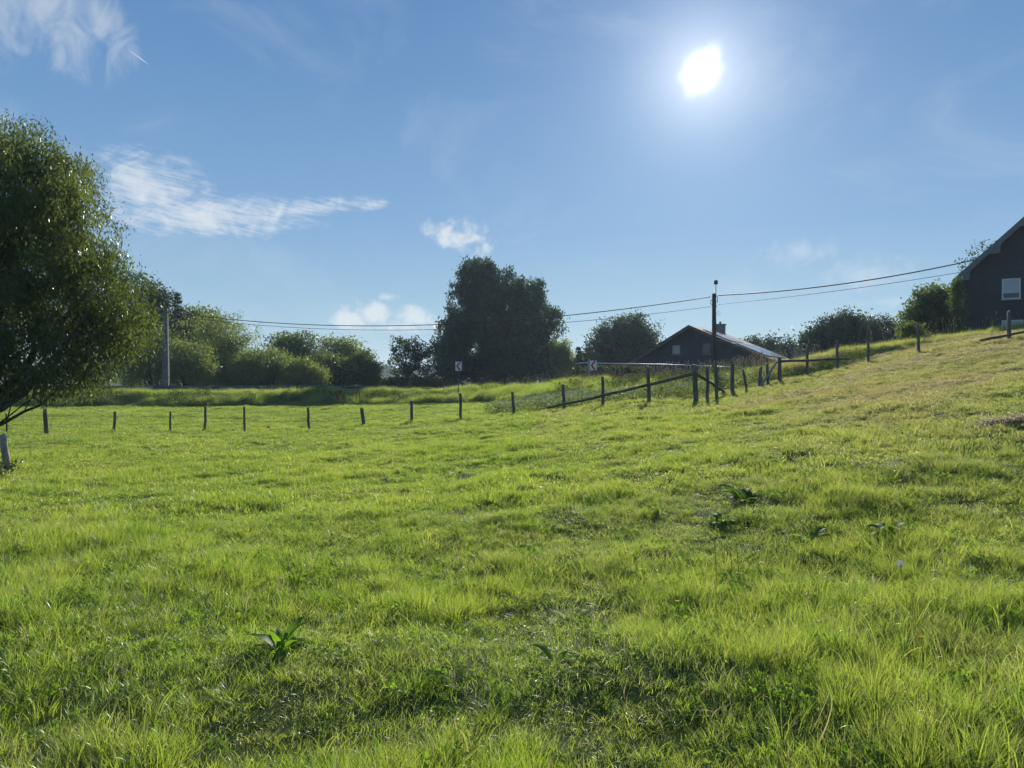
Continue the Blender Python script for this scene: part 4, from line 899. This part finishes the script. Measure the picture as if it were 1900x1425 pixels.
# ------------------------------------------------------------------ meadow plants
def dock(px, py, Y, size, n, seed, label, material='forb', spread=1.0, erect=.6):
    Y = hit(px, py, .06); X = (px - 950) / F * Y; r = random.Random(seed); mb = MB(); z = ground(X, Y)
    for i in range(n):
        a = r.uniform(0, 6.28); L_ = size * r.uniform(.6, 1.15); w = L_ * r.uniform(.11, .17); er = erect * r.uniform(.25, 1.35); seg = 7
        d = Vector((math.cos(a), math.sin(a), 0)); sd = Vector((-d.y, d.x, 0)); p_ = d * .01; ang_ = min(1.45, er); vs = []
        tw = r.uniform(-.4, .4)
        for s_ in range(seg + 1):
            q_ = s_ / seg; wd = w * (math.sin(min(1, max(0, (q_ - .12) / .88)) ** .75 * math.pi) * .95 + .06) * (1 + .18 * math.sin(s_ * 2.6 + i))
            sdt = (sd * math.cos(tw * q_) + Vector((0, 0, 1)) * math.sin(tw * q_)); up = Vector((0, 0, 1))
            vs += [p_ - sdt * wd + up * wd * .35, p_ + up * 0, p_ + sdt * wd + up * wd * .35]
            st = L_ / seg; p_ = p_ + (d * math.cos(ang_) + up * math.sin(ang_)) * st * 1.0; ang_ -= (.25 + .2 * r.random()) * (1.2 - er * .3) * spread * .8
        fs = []
        for s_ in range(seg):
            b_ = s_ * 3; fs += [(b_, b_ + 1, b_ + 4, b_ + 3), (b_ + 1, b_ + 2, b_ + 5, b_ + 4)]
        mb.add(vs, fs)
    o = mb.build('dock_plant', M[material], smooth=True); o.location = (X, Y, z - .02); return tag(o, label, 'plant', 'broad leaved dock plants')
dock(520, 1190, 4.55, .23, 20, 1, 'large dock plant with bright upright leaves, nearest to the camera on the left', erect=1.15, spread=.7)
dock(1380, 925, 9.2, .34, 22, 2, 'dark dock plant on the slope beside a reddish seed head', 'dark_dock', erect=.95)
dock(1340, 962, 8.2, .27, 16, 3, 'low dock plant left below the darkest one', 'dark_dock', erect=.85)
dock(1225, 940, 8.8, .25, 14, 4, 'small dock plant left of the cluster on the slope', erect=.85)
dock(1655, 985, 6.9, .32, 26, 5, 'wide dock plant above the white dandelion clock', 'dark_dock', erect=.9)
dock(1500, 995, 7.0, .25, 16, 6, 'pale dock plant halfway between the dark one and the wide one', erect=.9)
dock(925, 848, 15, .28, 8, 7, 'small far dock plant in the middle of the meadow', erect=.9)
dock(1035, 898, 11.5, .22, 9, 8, 'low dark dock plant right of the middle')
dock(1440, 1235, 4.0, .16, 7, 9, 'small bright dock seedling in the foreground right', erect=1.0)
dock(1030, 1215, 4.3, .17, 11, 10, 'upright strap leaved plant in the foreground centre', erect=1.25)
dock(820, 1185, 4.6, .16, 5, 12, 'small upright leafy plant right of the nearest dock', erect=1.3)

def dandelion(px, py, Y, kind, label, hr, hgt=.20):
    Y = hit(px, py, hgt); p = at(px, py, Y); g_ = ground(p.x, Y); r = empty('dandelion', (p.x, Y, g_), label=label, cat='flower', group='yellow dandelions' if kind == 'y' else None); h = p.z - g_
    MB().tube([(.02, .01, -.02), (.01, 0, h * .5), (0, 0, h)], .003, 5).build('stem', M['forb'], r)
    rd = random.Random(int(px)); mb = MB()
    if kind == 'y':
        for k_ in range(46):
            a = k_ * 2.4; q_ = (k_ + 1) / 46; d = Vector((math.cos(a), math.sin(a), 0)); L_ = hr * (.35 + .65 * q_); up = (1 - q_) * .9 + .15; c_ = Vector((0, 0, h)); e = c_ + d * L_ + Vector((0, 0, L_ * up * .6)); s_ = Vector((-d.y, d.x, 0)) * .0028
            mb.add([c_ - s_ * .5, c_ + s_ * .5, e + s_, e - s_], [(0, 1, 2, 3)])
        mb.tube([(0, 0, h - .012), (0, 0, h), (0, 0, h + .005)], [.004, .008, .006], 7); mb.build('petals', M['yellow'], r)
    else:
        mb.tube([(0, 0, h - .004), (0, 0, h), (0, 0, h + .004)], [.003, .005, .002], 6); c_ = Vector((0, 0, h))
        for k_ in range(420):
            d = Vector((rd.gauss(0, 1), rd.gauss(0, 1), rd.gauss(0, 1))).normalized(); e = c_ + d * hr * rd.uniform(.9, 1.03); u = d.cross(Vector((rd.gauss(0, 1), rd.gauss(0, 1), 1))).normalized() * hr * .13; v = d.cross(u)
            mb.add([e - u, e - v, e + u, e + v], [(0, 1, 2, 3)]); mb.add([c_ + u * .05, c_ - u * .05, e], [(0, 1, 2)])
        mb.build('seed_head', M['petal'], r)
dandelion(1672, 1047, 5.6, 'w', 'round white dandelion clock on the right of the meadow', .024)
dandelion(1258, 1117, 4.9, 'y', 'yellow dandelion in the foreground right of centre', .017)
dandelion(1712, 1184, 4.1, 'y', 'yellow dandelion nearest the camera at the right', .018)
dandelion(1355, 1014, 6.2, 'y', 'left flower of the yellow dandelion pair', .016)
dandelion(1367, 1007, 6.3, 'y', 'right flower of the yellow dandelion pair', .017)
dandelion(1326, 996, 6.4, 'y', 'long stalked yellow dandelion left of the pair', .016, .30)

# rusty dock stalks on the bank
def stalks_at(px, Y, h, n, sp, material, label, seed):
    X = (px - 950) / F * Y; o = seed_stalks('dock_stalks', n, sp, h * .6, h, seed, M[material], .3 * h, .035 * h, M[material]); link(o); o.location = (X, Y, ground(X, Y)); return tag(o, label, 'plant')
stalks_at(627, 50, 1.1, 12, .4, 'rust', 'rusty brown seeding dock at the foot of the bank', 1)
stalks_at(1408, 9.3, .16, 6, .12, 'rust', 'small reddish seed stalks beside the dark dock plant', 2)
# scrub round the near post
tree('bramble_shrub', 'low dark scrub round the foot of the near left post', 'shrub', 8, 890, 14.6, [(5, 880, 34, 20), (-25, 890, 40, 30), (30, 898, 22, 12)], M['dark'], .035, 110, 26, .09, r0=.012, trunks=3, seed=60, nl=40)

# ridge of cut dry grass at the right edge
def heap(px, Y, L_, w, h, n, seed, label, rot=0.0, material='straw'):
    X = (px - 950) / F * Y; r = np.random.default_rng(seed); x = r.uniform(-1, 1, n) * L_; y = r.normal(0, .4, n) * w; prof_ = np.clip(1 - (x / L_) ** 4, 0, 1) * np.exp(-(y / w) ** 2)
    z = prof_ * h * r.uniform(.3, 1, n); a = r.uniform(0, 6.28, n); l = r.uniform(.05, .14, n); tz = r.normal(0, .35, n)
    d = np.stack([np.cos(a), np.sin(a), tz], 1) * l[:, None]; s_ = np.stack([-np.sin(a), np.cos(a), r.normal(0, .3, n)], 1) * .004; c_ = np.stack([x, y, z + ground_np(X + x, Y + y) - ground(X, Y)], 1)
    me = np_mesh('hay', np.stack([c_ - d - s_, c_ - d + s_, c_ + d + s_, c_ + d - s_], 1).reshape(-1, 3), np.arange(4 * n).reshape(n, 4), 4); me.materials.append(M[material])
    o = link(bpy.data.objects.new('hay_ridge', me)); o.location = (X, Y, ground(X, Y)); return tag(o, label, 'hay')
heap(1885, 10.6, .6, .22, .09, 5200, 3, 'low ridge of dry cut grass at the right edge of the meadow')

# far hedges and copses on the hillside
def far_wood(seed):
    r = np.random.default_rng(seed); pts = []
    for k_ in range(46):
        y = r.uniform(430, 1000); x = (r.uniform(-700, 2600) - 950) / F * y * 1.0; L_ = r.uniform(15, 90); a = r.normal(0, .25)
        n = int(L_ * 1.6)
        s_ = r.uniform(-L_, L_, n); X = x + s_ * math.cos(a); Y = y + s_ * math.sin(a) + r.normal(0, 2.5, n); H_ = r.uniform(2, 8, n)
        pts.append(np.stack([X, Y, ground_np(X, Y) + H_ * .5], 1))
    return np.concatenate(pts)
fw = leaf_cloud('far_woodland', far_wood(9), 14, 1.9, 1.3, .8, M['dark'], None, 4); tag(fw, 'distant hedges and copses on the far hillside', kind='stuff')

# ------------------------------------------------------------------ haze
hz = bpy.data.materials.new('haze_air'); hz.use_nodes = True; t = NT(hz.node_tree); t.n.clear(); o = t.new('ShaderNodeOutputMaterial'); v = t.new('ShaderNodeVolumePrincipled')
v.inputs['Color'].default_value = (.62, .80, 1.0, 1); v.inputs['Density'].default_value = .0003; v.inputs['Anisotropy'].default_value = .35
t.l.new(v.outputs[0], o.inputs['Volume'])
zmin = float(ZZ.min()) - 1; zt = 32.0
o = MB().box((-1520, -80, zmin), (1520, 1920, zt)).build('haze', hz); tag(o, kind='stuff')
